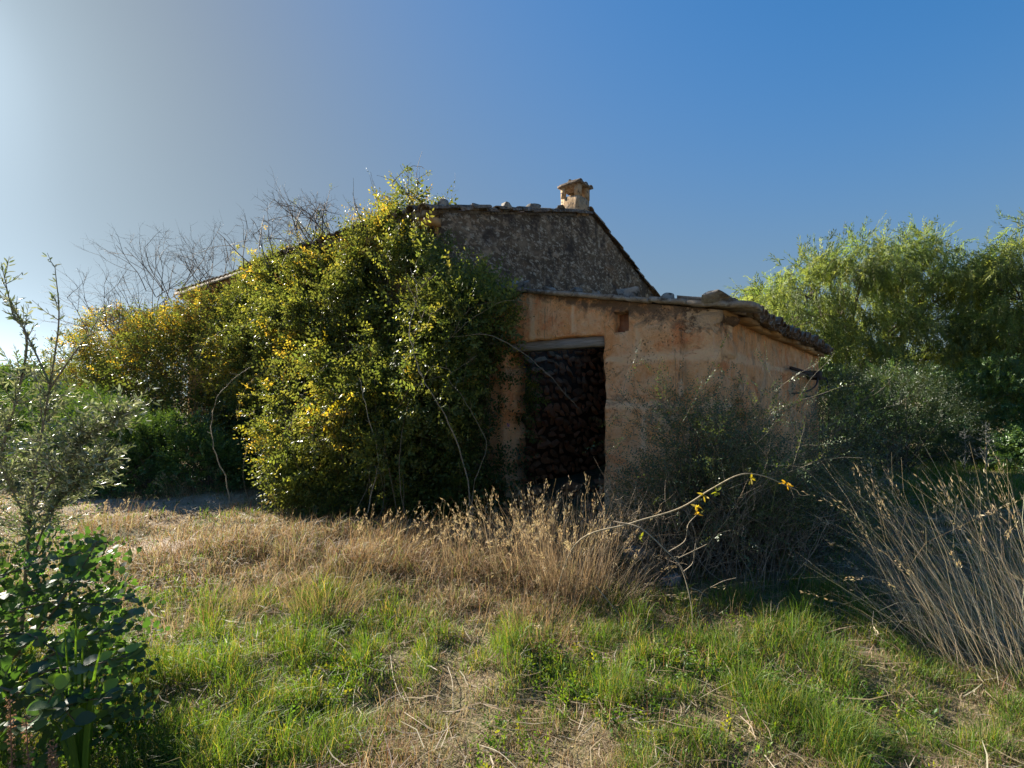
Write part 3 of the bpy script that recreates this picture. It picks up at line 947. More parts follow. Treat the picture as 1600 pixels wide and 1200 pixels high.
gst = [(1330, 752, 8.2, .42, 'flat pale rubble stone by the back end of the shed side wall'), (1352, 775, 7.6, .28, 'broken grey rubble stone right of the flat pale one'),
       (1300, 790, 7.0, .34, 'mossy rubble lump lying in the shade under the side wall'), (1262, 765, 7.2, .25, 'small rubble stone at the foot of the side wall'),
       (990, 862, 4.95, .38, 'big grey stone in the shade in front of the doorway pier'), (1048, 895, 4.35, .26, 'brown stone at the edge of the shade below the arching cane'),
       (1231, 912, 4.3, .10, 'small round pale stone alone in the shaded grass'), (925, 790, 6.4, .3, 'dark stone lying on the threshold of the doorway'),
       (1395, 745, 9.0, .5, 'reddish rubble block beyond the side wall in the shade'), (1228, 735, 6.9, .22, 'pale lump fallen from the breach in the side wall'),
       (1090, 846, 5.1, .3, 'greyish stone hidden under the thorny shrub')]
for px, py, Z, w, lb in gst:
    q = P(px, py, Z)
    z = gz(q[0], q[1])
    stone(px, py, Z, w, w * .62, lb, 'fallen stones around the shed', z + w * .13)

# ------------------------------------------------------------------ plants
def colmix(n, cols, w, rs, jit=.12):
    c = np.array(cols)[rs.choice(len(cols), n, p=np.array(w) / np.sum(w))]
    return c * (1 + rs.uniform(-jit, jit, (n, 1))) * (1 + rs.uniform(-.06, .06, (n, 3)))

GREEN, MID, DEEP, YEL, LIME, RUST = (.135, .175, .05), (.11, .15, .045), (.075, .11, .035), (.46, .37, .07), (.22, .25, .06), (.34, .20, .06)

def wb(s, d, z, rs_, rd, rz):
    """ellipsoid given along the wall: s along u, d outwards"""
    q = D + u * s + n_ * d
    return (q[0], q[1], z, (rs_ + rd) / 2, (rs_ + rd) / 2, rz)

# 1. the climbing mass on the house corner
rs = np.random.RandomState(5)
vine = empty('climbing_vine', (-2.0, 6.6, 0), 'huge climbing vine with green and yellow leaves covering the wall left of the doorway', 'vine')
vb = [wb(.7, .6, .9, 1.2, .9, 1.35), wb(-.2, .5, .7, 1.0, .7, 1.1), wb(1.35, 1.0, 1.0, 1.05, 1.1, 1.5), wb(1.7, .75, 1.6, .85, .9, 1.5),
      wb(.9, .55, 2.0, 1.2, .95, 1.35), wb(1.9, .5, 2.3, 1.0, .85, 1.4), wb(.2, .4, 2.5, .9, .7, 1.3), wb(1.0, .2, 3.3, 1.0, .6, 1.1),
      wb(2.1, .25, 3.2, 1.1, .7, 1.15), wb(2.8, .3, 3.1, .95, .7, 1.0), wb(3.6, .2, 3.6, .9, .5, .85), wb(3.2, .3, 2.6, .9, .7, 1.4), wb(4.4, .3, 2.5, .9, .7, 1.5), wb(5.5, .15, 3.2, .85, .45, .75), wb(5.3, .3, 2.3, .8, .65, 1.4),
      wb(-.75, .2, 1.4, .75, .7, 1.55), wb(-.6, .1, 2.5, .7, .5, .85), wb(-.85, .3, .5, .6, .5, .8), wb(-.45, .35, 1.5, .6, .45, 1.5), wb(-.95, .3, 1.2, .4, .4, 1.3), wb(-.3, .4, .8, .6, .5, 1.1), wb(-1.2, .45, 1.3, .45, .35, 1.3), wb(4.6, .1, 3.75, .8, .4, .65), wb(1.35, .1, 4.1, .6, .4, .55), wb(.8, .1, 4.2, .3, .3, .3)]
def lumps(blobs, k, r0, r1, rs):
    pc, Nc = blob_points(blobs, k, rs, .03, .1, 1.2, -.4)
    return list(blobs) + [(q[0], q[1], max(q[2], .3), r, r, r * rs.uniform(.8, 1.4)) for q, r in zip(pc, rs.uniform(r0, r1, k))]
def droopy(N, rs, up=.2, rnd=.55):
    d = N + rand_unit(len(N), rs) * rnd + np.array([0, 0, up])
    return d / np.linalg.norm(d, axis=1, keepdims=True)
tv = [spray_template(rs.randint(9, 15), rs.uniform(.22, .40), LEAF_D, rs.uniform(.045, .085), rs.uniform(.2, .6), rs, ang=60) for _ in range(9)]
vb0 = vb; vb = lumps(vb, 34, .28, .55, rs)
p, N = blob_points(vb, 30000, rs, .17, .5, 1.25, -.8)
su_ = (p[:, :2] - D) @ u
sd_ = np.maximum((p[:, :2] - D) @ n_, 0)
keep = (su_ > np.where(p[:, 2] < 2.5, -1.12, -1.42) - .5 * sd_ + .12 * vn(p, 4)) & (sd_ < 2.0 - .42 * p[:, 2] + .35 * vn(p, 1.5)) & (p[:, 2] > .05) & (p[:, 2] < 4.38 + .42 * np.exp(-((su_ - 1.0) / .45) ** 2) + .22 * vn(p, 2.2)) & ((su_ < .5) | (vn(p, 1.7) > .24 + .1 * rs.uniform(size=len(p))))
p, N = p[keep], N[keep]
ynoise = fbm(p, .9, 3) + .35 * (vn(p, 6) - .5)
rel = (p[:, :2] - D) @ u
lit = np.clip((rel + .3) / 2.2, 0, 1)
ynoise = .5 * ynoise + .5 * fbm(p + 40, 2.6, 2)
pr_y = np.clip((ynoise - .535) * 9.0, .0, .85) * (.2 + .8 * lit)
r_ = rs.uniform(size=len(p))
c = colmix(len(p), [GREEN, MID, DEEP, LIME], [3, 3, 1.2, 1.8], rs)
yc = colmix(len(p), [YEL, LIME, (.30, .27, .03), RUST], [4, 3, 3, .4], rs)
m = r_ < pr_y; c[m] = yc[m]
mb = MB(); sprays(mb, tv, p, droopy(N, rs, .05, .8), rs.uniform(.7, 1.3, len(p)), c, rs)
mb.build('foliage', M_VINE, vine, kind='stuff')
# extra layer of darker leaves deeper inside, closing gaps in front of the wall
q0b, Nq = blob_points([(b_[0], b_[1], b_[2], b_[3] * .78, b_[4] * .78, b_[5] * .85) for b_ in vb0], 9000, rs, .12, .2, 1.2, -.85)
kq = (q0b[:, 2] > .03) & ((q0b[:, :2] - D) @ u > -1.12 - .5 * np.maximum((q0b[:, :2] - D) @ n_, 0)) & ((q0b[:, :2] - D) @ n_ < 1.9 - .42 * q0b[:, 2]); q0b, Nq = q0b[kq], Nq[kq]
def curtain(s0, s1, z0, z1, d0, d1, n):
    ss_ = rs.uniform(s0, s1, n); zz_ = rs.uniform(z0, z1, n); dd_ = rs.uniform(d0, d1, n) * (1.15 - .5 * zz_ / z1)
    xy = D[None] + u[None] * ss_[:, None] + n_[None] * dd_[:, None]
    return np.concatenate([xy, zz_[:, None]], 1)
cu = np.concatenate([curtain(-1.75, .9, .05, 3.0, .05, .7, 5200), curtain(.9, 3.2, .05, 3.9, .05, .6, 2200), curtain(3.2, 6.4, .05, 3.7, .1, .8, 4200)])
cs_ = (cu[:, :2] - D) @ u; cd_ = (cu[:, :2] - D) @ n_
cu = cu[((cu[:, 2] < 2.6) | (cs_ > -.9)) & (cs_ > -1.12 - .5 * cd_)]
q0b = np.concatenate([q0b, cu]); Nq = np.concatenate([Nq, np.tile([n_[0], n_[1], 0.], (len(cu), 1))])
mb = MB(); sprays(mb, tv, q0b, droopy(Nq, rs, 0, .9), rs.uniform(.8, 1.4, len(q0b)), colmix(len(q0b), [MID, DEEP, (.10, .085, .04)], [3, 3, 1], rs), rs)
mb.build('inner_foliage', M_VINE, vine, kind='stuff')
# inner twigs
mb = MB()
for _ in range(420):
    i_ = rs.randint(len(p))
    q = p[i_]; b0 = np.array([q[0] + rs.uniform(-.3, .3), q[1] + rs.uniform(-.1, .3), max(.0, q[2] - rs.uniform(.6, 1.8))])
    tube(mb, bez(b0, (b0 + q) / 2 + rs.normal(size=3) * .15 + N[i_] * .12, q + N[i_] * .1, 6), .007, .003, 3, np.array((.20, .16, .11)) * rs.uniform(.6, 1.4))
mb.build('inner_stems', M_TWIG, vine, kind='stuff')
# trailing shoots that leave the mass, arch over and hang
mb = MB(); lpx, ldx, lcx = [], [], []
for _ in range(520):
    i_ = rs.randint(len(p)); q = p[i_]; L = rs.uniform(.35, 1.0)
    o1 = N[i_] * rs.uniform(.15, .42) + rand_unit(1, rs)[0] * .18; 
    A = q - N[i_] * .1; B = q + o1 + [0, 0, .12]; E_ = q + o1 * 1.15 + rand_unit(1, rs)[0] * .15 + [0, 0, -L * rs.uniform(.3, .9)]
    if E_[2] < .1: continue
    pts = bez(A, B + [0, 0, .15], E_, 9)
    pts[1:-1] += rs.normal(size=(7, 3)) * .012
    tube(mb, pts, .004, .0015, 3, np.array((.22, .17, .11)) * rs.uniform(.6, 1.4))
    cc = c[i_] * rs.uniform(.9, 1.3)
    for t_ in range(2, 9):
        for _k in range(2):
            lpx.append(pts[t_]); dd = pts[t_] - pts[t_ - 1]; ldx.append(dd / (np.linalg.norm(dd) + 1e-9)); lcx.append(cc)
mb.build('trailing_stems', M_TWIG, vine, kind='stuff')
lpx, ldx, lcx = np.array(lpx), np.array(ldx), np.array(lcx)
mb = MB(); sprays(mb, [spray_template(5, .09, LEAF_D, .06, .2, rs) for _ in range(4)], lpx, ldx * .4 + rand_unit(len(lpx), rs) * .8, rs.uniform(.5, 1.1, len(lpx)), np.clip(lcx, 0, .8), rs)
mb.build('trailing_leaves', M_VINE, vine, kind='stuff')
# long pale canes in front of the mass, each its own piece
canes = [([(360, 795, 7.4), (352, 745, 7.4), (332, 690, 7.4), (340, 620, 7.5), (392, 572, 7.6)], .012),
         ([(575, 800, 6.2), (590, 720, 6.15), (572, 640, 6.1), (562, 590, 6.2)], .010),
         ([(742, 835, 5.9), (722, 715, 5.9), (690, 640, 5.85), (660, 590, 5.9), (640, 520, 6.1), (652, 455, 6.3), (640, 420, 6.4)], .012),
         ([(652, 455, 6.3), (668, 440, 6.2), (680, 428, 6.2)], .007),
         ([(690, 545, 6.2), (735, 500, 6.1), (790, 470, 6.2), (840, 475, 6.3)], .005),
         ([(705, 545, 6.4), (718, 500, 6.3), (740, 480, 6.3), (775, 472, 6.3)], .006),
         ([(700, 528, 6.2), (770, 525, 5.9), (840, 570, 5.7), (905, 640, 5.6)], .006),
         ([(675, 390, 7.3), (705, 391, 7.1), (745, 398, 7.0), (762, 402, 7.0)], .009),
         ([(740, 398, 7.0), (756, 395, 7.0), (764, 402, 7.0)], .008),
         ([(620, 640, 6.2), (650, 600, 6.0), (700, 585, 5.95), (745, 555, 5.9)], .005),
         ([(430, 800, 7), (430, 745, 7), (450, 660, 6.9), (500, 580, 6.9), (560, 540, 7)], .007),
         ([(742, 848, 5.6), (740, 760, 5.6), (760, 700, 5.6), (735, 640, 5.7), (700, 590, 5.8)], .006),
         ([(660, 500, 6.3), (648, 470, 6.3), (636, 440, 6.4)], .007),
         ([(650, 620, 6.0), (672, 575, 5.95), (700, 577, 5.9), (705, 585, 5.9)], .005),
         ([(612, 290, 8.1), (625, 272, 8.1), (645, 260, 8.1), (662, 262, 8.1)], .009),
         ([(700, 330, 7.8), (706, 305, 7.8), (712, 280, 7.8)], .004)]
for pts, r in canes:
    sp_ = smooth_path([P(*q) for q in pts], 6)
    sp_ = sp_ + rs.normal(size=sp_.shape) * .007
    mb = MB(); tube(mb, sp_, r * .8, r * .35, 5, np.array((.34, .28, .20)) * rs.uniform(.7, 1.15))
    for _ in range(3):
        k_ = rs.randint(2, len(sp_)); d_ = rand_unit(1, rs)[0]; d_[2] = abs(d_[2])
        tube(mb, [sp_[k_], sp_[k_] + d_ * .06, sp_[k_] + d_ * .13 + rand_unit(1, rs)[0] * .03], r * .4, r * .15, 4, (.3, .24, .17))
    mb.build('cane', M_TWIG, vine)
# purple flowers near the doorway
mb = MB()
q0 = P(794, 664, 6.1)
for k_ in range(6):
    a_ = k_ * math.pi / 3
    T, Fc = LEAF_D
    d_ = np.array([[math.cos(a_), -.5, math.sin(a_)]])
    scatter(mb, T, Fc, frames(d_, np.array([0.3])), q0[None], np.array([.032]), np.array([[.22, .06, .42]]))
mb.build('flower', M_GRASS, vine)
# thin leaning shoots that stick out of the top
mb = MB(); mbl = MB(); tipp, tipd = [], []
for _ in range(46):
    s = rs.uniform(.2, 5.2); q = D + u * s + n_ * rs.uniform(-.1, .35)
    z = rs.uniform(4.1, 4.6)
    st = np.array([q[0], q[1], z]); L = rs.uniform(.2, .7)
    tips = []
    branch(mb, st, np.array([rs.normal() * .5 - .1, rs.normal() * .3, 1.0]), L, .008, 1, rs, .25, .0, 3, tips, 3, (.16, .12, .08), 6)
    for a_, b_ in tips:
        if rs.uniform() < .16: tipp.append(a_); tipd.append(b_)
mb.build('top_shoots', M_TWIG, vine, kind='stuff')
ts = [spray_template(6, .12, LEAF_D, .05, .3, rs) for _ in range(4)]
tipp, tipd = np.array(tipp), np.array(tipd)
sprays(mbl, ts, tipp, tipd + rand_unit(len(tipp), rs) * .4, rs.uniform(.6, 1.1, len(tipp)), colmix(len(tipp), [GREEN, YEL, LIME], [3, 1.5, 2], rs), rs)
mbl.build('top_leaves', M_VINE, vine, kind='stuff')

# 2. thicket along the far part of the wall
rs = np.random.RandomState(8)
thick = empty('yellowing_thicket', (-7.2, 9.5, 0), 'tangled olive-brown thicket with yellow leaves at its crest, left of the climbing vine', 'thicket')
tb = [wb(6.9, .2, 1.8, 1.2, 1.1, 1.8), wb(6.6, .1, 2.9, 1.0, .9, 1.0), wb(7.0, .3, 1.6, 1.6, 1.4, 1.9), wb(7.2, .2, 2.8, 1.4, 1.0, 1.2), wb(9.0, .4, 1.5, 1.6, 1.5, 1.8),
      wb(9.0, .4, 2.6, 1.4, 1.1, 1.25), wb(10.8, .5, 1.4, 1.5, 1.5, 1.6), wb(10.8, .4, 2.3, 1.3, 1.1, 1.2), wb(12.6, .6, 1.6, 1.5, 1.5, 1.6), wb(6.2, 1.0, .8, 1.0, 1.0, .9),
      wb(14.6, .8, 1.1, 1.6, 1.5, 1.2)]
tv2 = [spray_template(rs.randint(8, 13), rs.uniform(.24, .38), LEAF_D, .07, .3, rs) for _ in range(6)]
tb = lumps(tb, 30, .35, .65, rs)
p, N = blob_points(tb, 16000, rs, .18, .32, 1.1, -.6)
keep = p[:, 2] > .05; p, N = p[keep], N[keep]
hz_ = np.clip((p[:, 2] - 1.6) / 1.6, 0, 1)
c = colmix(len(p), [MID, DEEP, GREEN, (.11, .085, .035)], [3, 3, 1.2, 1.8], rs)
yc = colmix(len(p), [YEL, LIME, (.30, .22, .03)], [4, 3, 3], rs)
m = rs.uniform(size=len(p)) < np.clip((fbm(p, 1.0, 3) - .44) * 2.6, 0, .6) * hz_
c[m] = yc[m]
mb = MB(); sprays(mb, tv2, p, droopy(N, rs, .1, .8), rs.uniform(.7, 1.3, len(p)), c, rs)
mb.build('foliage', M_VINE, thick, kind='stuff')
mb = MB()
for _ in range(420):
    i_ = rs.randint(len(p)); q = p[i_]
    b0 = np.array([q[0] + rs.uniform(-.5, .5), q[1] + rs.uniform(-.2, .4), max(0, q[2] - rs.uniform(.5, 1.6))])
    tube(mb, bez(b0, (b0 + q) / 2 + rs.normal(size=3) * .2, q + N[i_] * .15, 6), .008, .003, 3, np.array((.19, .15, .11)) * rs.uniform(.6, 1.4))
mb.build('inner_stems', M_TWIG, thick, kind='stuff')

# bare dead bushes standing above the thicket
rs = np.random.RandomState(21)
dead = [((300, 455, 12.2), 1.25, 'dead leafless bush rising above the thicket, tallest twigs of the two'), ((205, 520, 12.4), 1.15, 'dead leafless bush leaning left over the thicket edge'),
        ((445, 400, 9.6), .85, 'bare twiggy branches sticking up from the eave in the middle'), ((520, 365, 8.6), .6, 'bare thin twigs standing above the upper roof eave left of the green crest')]
for (b, L, lb) in dead:
    ob = empty('dead_bush', tuple(P(*b)), lb, 'bush', 'bare bushes along the eave')
    mb = MB(); q = P(*b)
    for k_ in range(22 if L > 1 else 12):
        st = q + np.array([rs.uniform(-1.1, .9) * L * .8, rs.uniform(-.3, .3), rs.uniform(-.35, .1)])
        dd = np.array([rs.normal() * .45 - .25, rs.normal() * .3, 1.0])
        branch(mb, st, dd, L * rs.uniform(.7, 1.1), .012, 3, rs, .22, .02, 3, None, 3, np.array((.17, .14, .12)) * rs.uniform(.7, 1.3), 6, .60)
    mb.build('branches', M_TWIG, ob, kind='stuff')

# 3. dark low shrub (lentisk) left
def shrub(name, label, cat, blobs, n, leafsize, mat, cols, w, seed, leaf=LEAF_D, shell=.2, group=None, stems=40, droop=.2, up=.15, L=(.15, .28), nl=(9, 14), amp=.3, nsc=1.8):
    rs = np.random.RandomState(seed)
    b = np.array(blobs, float)
    ob = empty(name, (b[:, 0].mean(), b[:, 1].mean(), 0), label, cat, group)
    tp = [spray_template(rs.randint(*nl), rs.uniform(*L), leaf, leafsize, droop, rs) for _ in range(6)]
    p, N = blob_points(blobs, n, rs, shell, amp, nsc, -.6)
    keep = p[:, 2] > .03; p, N = p[keep], N[keep]
    mb = MB(); sprays(mb, tp, p, droopy(N, rs, up, .7), rs.uniform(.7, 1.3, len(p)), colmix(len(p), cols, w, rs), rs)
    mb.build('foliage', mat, ob, kind='stuff')
    mb = MB()
    for _ in range(stems):
        i_ = rs.randint(len(p)); c0 = b[rs.randint(len(b))]
        b0 = np.array([c0[0] + rs.uniform(-.15, .15), c0[1] + rs.uniform(-.15, .15), gz(c0[0], c0[1]) - .02])
        tube(mb, bez(b0, (b0 + p[i_]) / 2 + rs.normal(size=3) * .1, p[i_], 6), .014, .003, 4, np.array((.13, .10, .07)) * rs.uniform(.6, 1.3))
    mb.build('stems', M_TWIG, ob, kind='stuff')
    return ob
DG = [(.075, .145, .045), (.055, .11, .035), (.12, .20, .055)]
shrub('mastic_shrub', 'low rounded dark green mastic shrub with bright leafy tips at the foot of the thicket', 'shrub',
      [(-6.2, 8.9, .5, 1.0, .7, .75), (-5.2, 8.7, .4, .7, .5, .55), (-7.2, 9.2, .6, 1.0, .7, .8)], 3600, .055, M_DARKLEAF, DG, [3, 2, 2], 31)
shrub('mastic_shrub', 'taller dark evergreen shrub under the thicket behind the olive sapling', 'shrub',
      [(-8.0, 9.9, .6, 1.2, .9, .85), (-9.2, 10.9, .7, 1.4, 1.0, 1.0), (-10.8, 11.4, .7, 1.4, 1.0, 1.0)], 5200, .065, M_DARKLEAF, DG, [2, 3, 1], 32)
shrub('distant_bush', 'dark rounded bush far off at the left edge beyond the olive sapling', 'bush',
      [(-19, 20, 1.2, 2.6, 1.5, 1.5), (-22.5, 21, 1.3, 2.5, 1.5, 1.6), (-15.5, 19, 1.0, 2.2, 1.5, 1.4)], 5200, .12, M_DARKLEAF, DG, [3, 2, 2], 33, L=(.3, .5))

# 4. pepper trees on the right
def pepper(base, blobs, n, label, seed, trunk_r=.16, group='pepper trees right of the shed'):
    rs = np.random.RandomState(seed)
    ob = empty('pepper_tree', base, label, 'tree', group)
    B = np.array(blobs, float)
    cen = B[:, :3].mean(0)
    mb = MB()
    st = np.array(base) + np.array([0, 0, -.1])
    fork = st + (cen - st) * np.array([.25, .25, .0]) + np.array([0, 0, (cen[2]) * .4])
    tube(mb, smooth_path([st, (st + fork) / 2 + rs.normal(size=3) * .08, fork], 5), trunk_r, trunk_r * .75, 8, (.13, .10, .08))
    mb.build('trunk', M_BARK, ob)
    for b in B:
        mb = MB()
        tgt = b[:3] + np.array([0, 0, b[5] * .3])
        tube(mb, smooth_path([fork - np.array([0, 0, .1]), (fork + tgt) / 2 + rs.normal(size=3) * .2, tgt], 6), trunk_r * .5, .03, 6, (.12, .095, .075))
        for _ in range(7):
            d = rand_unit(1, rs)[0]; d[2] = abs(d[2]) * 1.0
            branch(mb, tgt - np.array([0, 0, .5]), d, min(b[3:]) * .55, .022, 1, rs, .2, .1, 3, None, 4, (.12, .09, .07), 5)
        mb.build('limb', M_BARK, ob)
    tp = []
    for _ in range(7):
        n1 = rs.randint(14, 22)
        tp.append(spray_template(n1, rs.uniform(.45, .75), LEAF_N, .16, .0, rs, ang=36, flat=.35))
    nc = n // 15
    pc, Nc = blob_points(blobs, nc, rs, .20, .55, 1.0, -.55, .75)
    pc_c = colmix(nc, [(.185, .235, .08), (.135, .19, .065), (.21, .255, .08), (.11, .155, .055)], [3, 3, 2.5, 1], rs, .15)
    p = np.repeat(pc, 15, 0); N = np.repeat(Nc, 15, 0); c = np.repeat(pc_c, 15, 0)
    p = p + rs.normal(size=p.shape) * [.20, .20, .16]
    c = c * rs.uniform(.75, 1.25, (len(c), 1))
    keep = p[:, 2] > .9; p, N, c = p[keep], N[keep], c[keep]
    d = N * .45 + np.array([0, 0, -.9]) + rand_unit(len(N), rs) * .30
    m2 = (N[:, 2] > .6) & (rs.uniform(size=len(N)) < .45)
    d[m2] = N[m2] * .6 + rand_unit(m2.sum(), rs) * .8
    mb = MB(); sprays(mb, tp, p, d, rs.uniform(.6, 1.15, len(p)), c, rs)
    mb.build('crown', M_PEPPER, ob, kind='stuff')
    return ob
pepper((10.4, 16.5, 0), [(10.6, 16.5, 4.0, 2.6, 2.0, 2.3), (8.5, 16.2, 3.5, 1.9, 1.7, 1.9), (7.6, 16.6, 2.6, 1.3, 1.3, 1.6), (13.6, 16.0, 4.4, 1.6, 1.5, 1.5), (12.9, 16.2, 3.8, 2.1, 1.8, 2.2), (10.9, 15.8, 5.35, 1.35, 1.2, 1.15), (13.4, 16.3, 5.1, 1.2, 1.2, 1.0),
                         (9.4, 16, 4.8, 1.3, 1.2, 1.1), (12.2, 15.8, 5.5, 1.2, 1.1, .9), (11.6, 15.2, 2.7, 2.0, 1.4, 1.6), (13.2, 15.0, 2.4, 1.5, 1.2, 1.4)], 7600,
       'broad weeping pepper tree with yellow-green drooping leaves behind the shed corner', 61)
pepper((15.2, 14.6, 0), [(15.3, 14.6, 3.7, 2.3, 1.9, 2.2), (13.9, 14.2, 2.7, 1.6, 1.5, 1.6), (15.6, 14.6, 5.3, 1.5, 1.4, 1.2), (14.4, 14.5, 4.5, 1.3, 1.2, 1.2), (14.2, 14.0, 1.8, 1.5, 1.2, 1.3), (17.3, 15, 3.4, 1.9, 1.7, 2.3)], 5400,
       'weeping pepper tree cut by the right edge of the picture', 62)
shrub('background_tree', 'dark small-leaved tree crown showing just behind the stone on the shed corner', 'tree',
      [(11.2, 24.0, 3.6, 2.2, 2, 2.4), (14, 25, 4.0, 2.5, 2, 2.6)], 3600, .13, M_DARKLEAF, [(.05, .08, .03), (.08, .10, .04)], [1, 1], 34, L=(.3, .5))
shrub('background_hedge', 'dense dark hedge far behind the pepper trees at the right edge', 'hedge',
      [(13 + 2.4 * k_, 21 + .4 * k_, 1.5, 1.9, 1.3, 1.9) for k_ in range(8)], 6500, .12, M_DARKLEAF, DG, [3, 3, 1], 38, L=(.35, .55))
# shaded understorey right of the shed
shrub('understorey_shrub', 'grey-green wispy shrub in deep shade just right of the shed wall', 'shrub',
      [(7.0, 11.2, .9, 1.2, .9, 1.2), (8.4, 11.0, .9, 1.2, .8, 1.2), (6.3, 10.3, .6, .7, .7, .9)], 5200, .05, M_DARKLEAF, [(.05, .075, .035), (.07, .09, .045), (.035, .06, .025)], [2, 2, 2], 35, leaf=LEAF_N, stems=140, L=(.3, .5), up=.4)
shrub('understorey_shrub', 'dark leafy shrub under the crown of the broad pepper tree', 'shrub',
      [(10.0, 13.0, 1.0, 1.5, 1.0, 1.3), (12.2, 13.0, 1.1, 1.5, 1.0, 1.4), (14.5, 12.8, .9, 1.5, 1.0, 1.3), (9, 14.5, 1.2, 1.5, 1, 1.3)], 6000, .07, M_DARKLEAF, DG, [2, 3, 1], 36, stems=80)
shrub('understorey_shrub', 'added row of low dark bushes hiding the sunlit ground beyond the shaded grass on the right', 'shrub',
      [(8.2 + 1.3 * k_, 12.6 + .2 * (k_ % 3), .35, .95, .6, .75 + .1 * (k_ % 2)) for k_ in range(9)], 5200, .06, M_DARKLEAF, DG, [3, 3, 1], 39)  # row added to cover ground that would otherwise show sunlit
shrub('understorey_shrub', 'low green bramble patch at the right edge behind the dry grass', 'shrub',
      [(11.8, 11.2, .35, 1.4, .8, .55), (13.5, 11.4, .45, 1.2, .8, .65)], 2600, .06, M_DARKLEAF, DG, [3, 2, 2], 37)
# bare fir-like saplings in the shade
rs = np.random.RandomState(44)
for px, py, Z, hgt, lb in ((1507, 712, 11.0, .95, 'bare grey thorny sapling in the shade, left of two'), (1540, 712, 10.8, 1.05, 'bare grey thorny sapling in the shade, right of two')):
    q = P(px, py, Z); q[2] = gz(q[0], q[1])
    ob = empty('thorny_sapling', tuple(q), lb, 'sapling', 'bare saplings under the pepper trees')
    mb = MB(); tube(mb, [q, q + [0.02, 0, hgt * .5], q + [0, 0, hgt]], .014, .004, 5, (.25, .25, .23)); mb.build('stem', M_TWIG, ob)
    mb = MB()
    for k_ in range(34):
        t = rs.uniform(.1, .95); a_ = rs.uniform(0, 6.28); L = .38 * (1.1 - t)
        s0 = q + np.array([0, 0, hgt * t]); s1 = s0 + np.array([math.cos(a_) * L, math.sin(a_) * L, L * .55])
        tube(mb, [s0, s1], .005, .002, 3, (.24, .24, .22))
        for _ in range(4):
            w_ = rs.uniform(.3, .9); s2 = s0 + (s1 - s0) * w_
            tube(mb, [s2, s2 + rs.normal(size=3) * .05 + [0, 0, .03]], .003, .001, 3, (.24, .24, .22))
    mb.build('twigs', M_TWIG, ob, kind='stuff')

# 5. thorny wispy shrubs in front of the shed wall
def wispy(base, nst, L, spread, seed, label, leafn=1.0, col=(.19, .17, .13), r=.006, lean=(0, 0), name='thorny_shrub'):
    rs = np.random.RandomState(seed)
    ob = empty(name, tuple(base), label, 'shrub', None)
    mb = MB(); tips = []
    for k_ in range(nst):
        a_ = rs.uniform(0, 6.28); rr = rs.uniform(0, .35)
        st = np.array(base) + np.array([math.cos(a_) * rr * spread, math.sin(a_) * rr * .5, -.03])
        dd = np.array([math.cos(a_) * rs.uniform(.1, .75) * spread + lean[0], math.sin(a_) * .35 + lean[1], 1.0])
        branch(mb, st, dd, L * rs.uniform(.55, 1.1), r, 2, rs, .22, .05, 4, tips, 3, np.array(col) * rs.uniform(.6, 1.4), 7, .55)
    mb.build('stems', M_TWIG, ob, kind='stuff')
    if leafn > 0:
        tp = [spray_template(9, .14, LEAF_D, .024, .1, rs, ang=60) for _ in range(5)]
        P_ = np.array([a for a, b in tips]); D_ = np.array([b for a, b in tips])
        k_ = rs.uniform(size=len(P_)) < leafn
        P_, D_ = P_[k_], D_[k_]
        mb = MB(); sprays(mb, tp, P_, D_ + rand_unit(len(P_), rs) * .5, rs.uniform(.6, 1.2, len(P_)), colmix(len(P_), [(.09, .125, .055), (.13, .16, .08), (.06, .09, .04)], [2, 1, 2], rs), rs)
        mb.build('leaves', M_DARKLEAF, ob, kind='stuff')
    return ob
def onground(px, Z): 
    x = (px - CX) / F * Z
    return np.array([x, Z, gz(x, Z)])
wispy(onground(1140, 4.75), 30, 1.35, .75, 101, 'largest dark thorny shrub, spreading against the shed wall at its near corner', .8, lean=(.12, 0))
wispy(onground(1050, 4.9), 10, .8, .35, 102, 'slender thorny shrub at the right side of the doorway', .55, lean=(.25, 0))
wispy(onground(1205, 5.2), 18, 1.1, .8, 103, 'grey thorny shrub in front of the breach in the side wall', .5)
wispy(onground(1310, 6.6), 14, 1.0, .8, 104, 'sparse thorny shrub right of the side wall', .45, lean=(.2, 0))
wispy(onground(1060, 4.4), 30, .75, 1.1, 105, 'dead brown brushwood tangle below the near corner of the shed', .0, (.32, .25, .18), .004, name='dead_shrub')
wispy(onground(1170, 4.35), 30, .7, 1.3, 106, 'dead grey brushwood tangle right below the thorny shrubs', .0, (.30, .25, .20), .004, name='dead_shrub')
wispy(onground(850, 5.6), 4, .26, .6, 107, 'thin weeds standing inside the doorway', .6, (.22, .18, .13), .004, name='doorway_weed')
shrub('wall_shrub', 'dense grey-green small-leaved bush spread against the near corner of the shed', 'shrub',
      [(1.80, 4.65, .8, .52, .35, .68), (2.3, 4.7, .5, .48, .38, .5), (1.35, 4.95, .5, .33, .3, .5), (1.7, 4.6, 1.25, .34, .25, .3)], 2600, .028, M_DARKLEAF, [(.10, .13, .06), (.075, .10, .05), (.13, .15, .085)], [3, 3, 1.5], 40,
      leaf=LEAF_D, stems=150, L=(.16, .34), nl=(8, 13), up=.35, amp=.5, shell=.5, nsc=2.5)
shrub('wall_shrub', 'grey-green small-leaved bush filling the foot of the side wall below the breach', 'shrub',
      [(3.0, 5.2, .45, .55, .4, .5), (3.7, 5.9, .4, .45, .4, .45)], 1300, .030, M_DARKLEAF, [(.12, .15, .075), (.10, .13, .07), (.17, .19, .11)], [3, 3, 1.5], 41,
      leaf=LEAF_D, stems=110, L=(.16, .34), nl=(8, 13), up=.35, amp=.5, shell=.5, nsc=2.5)
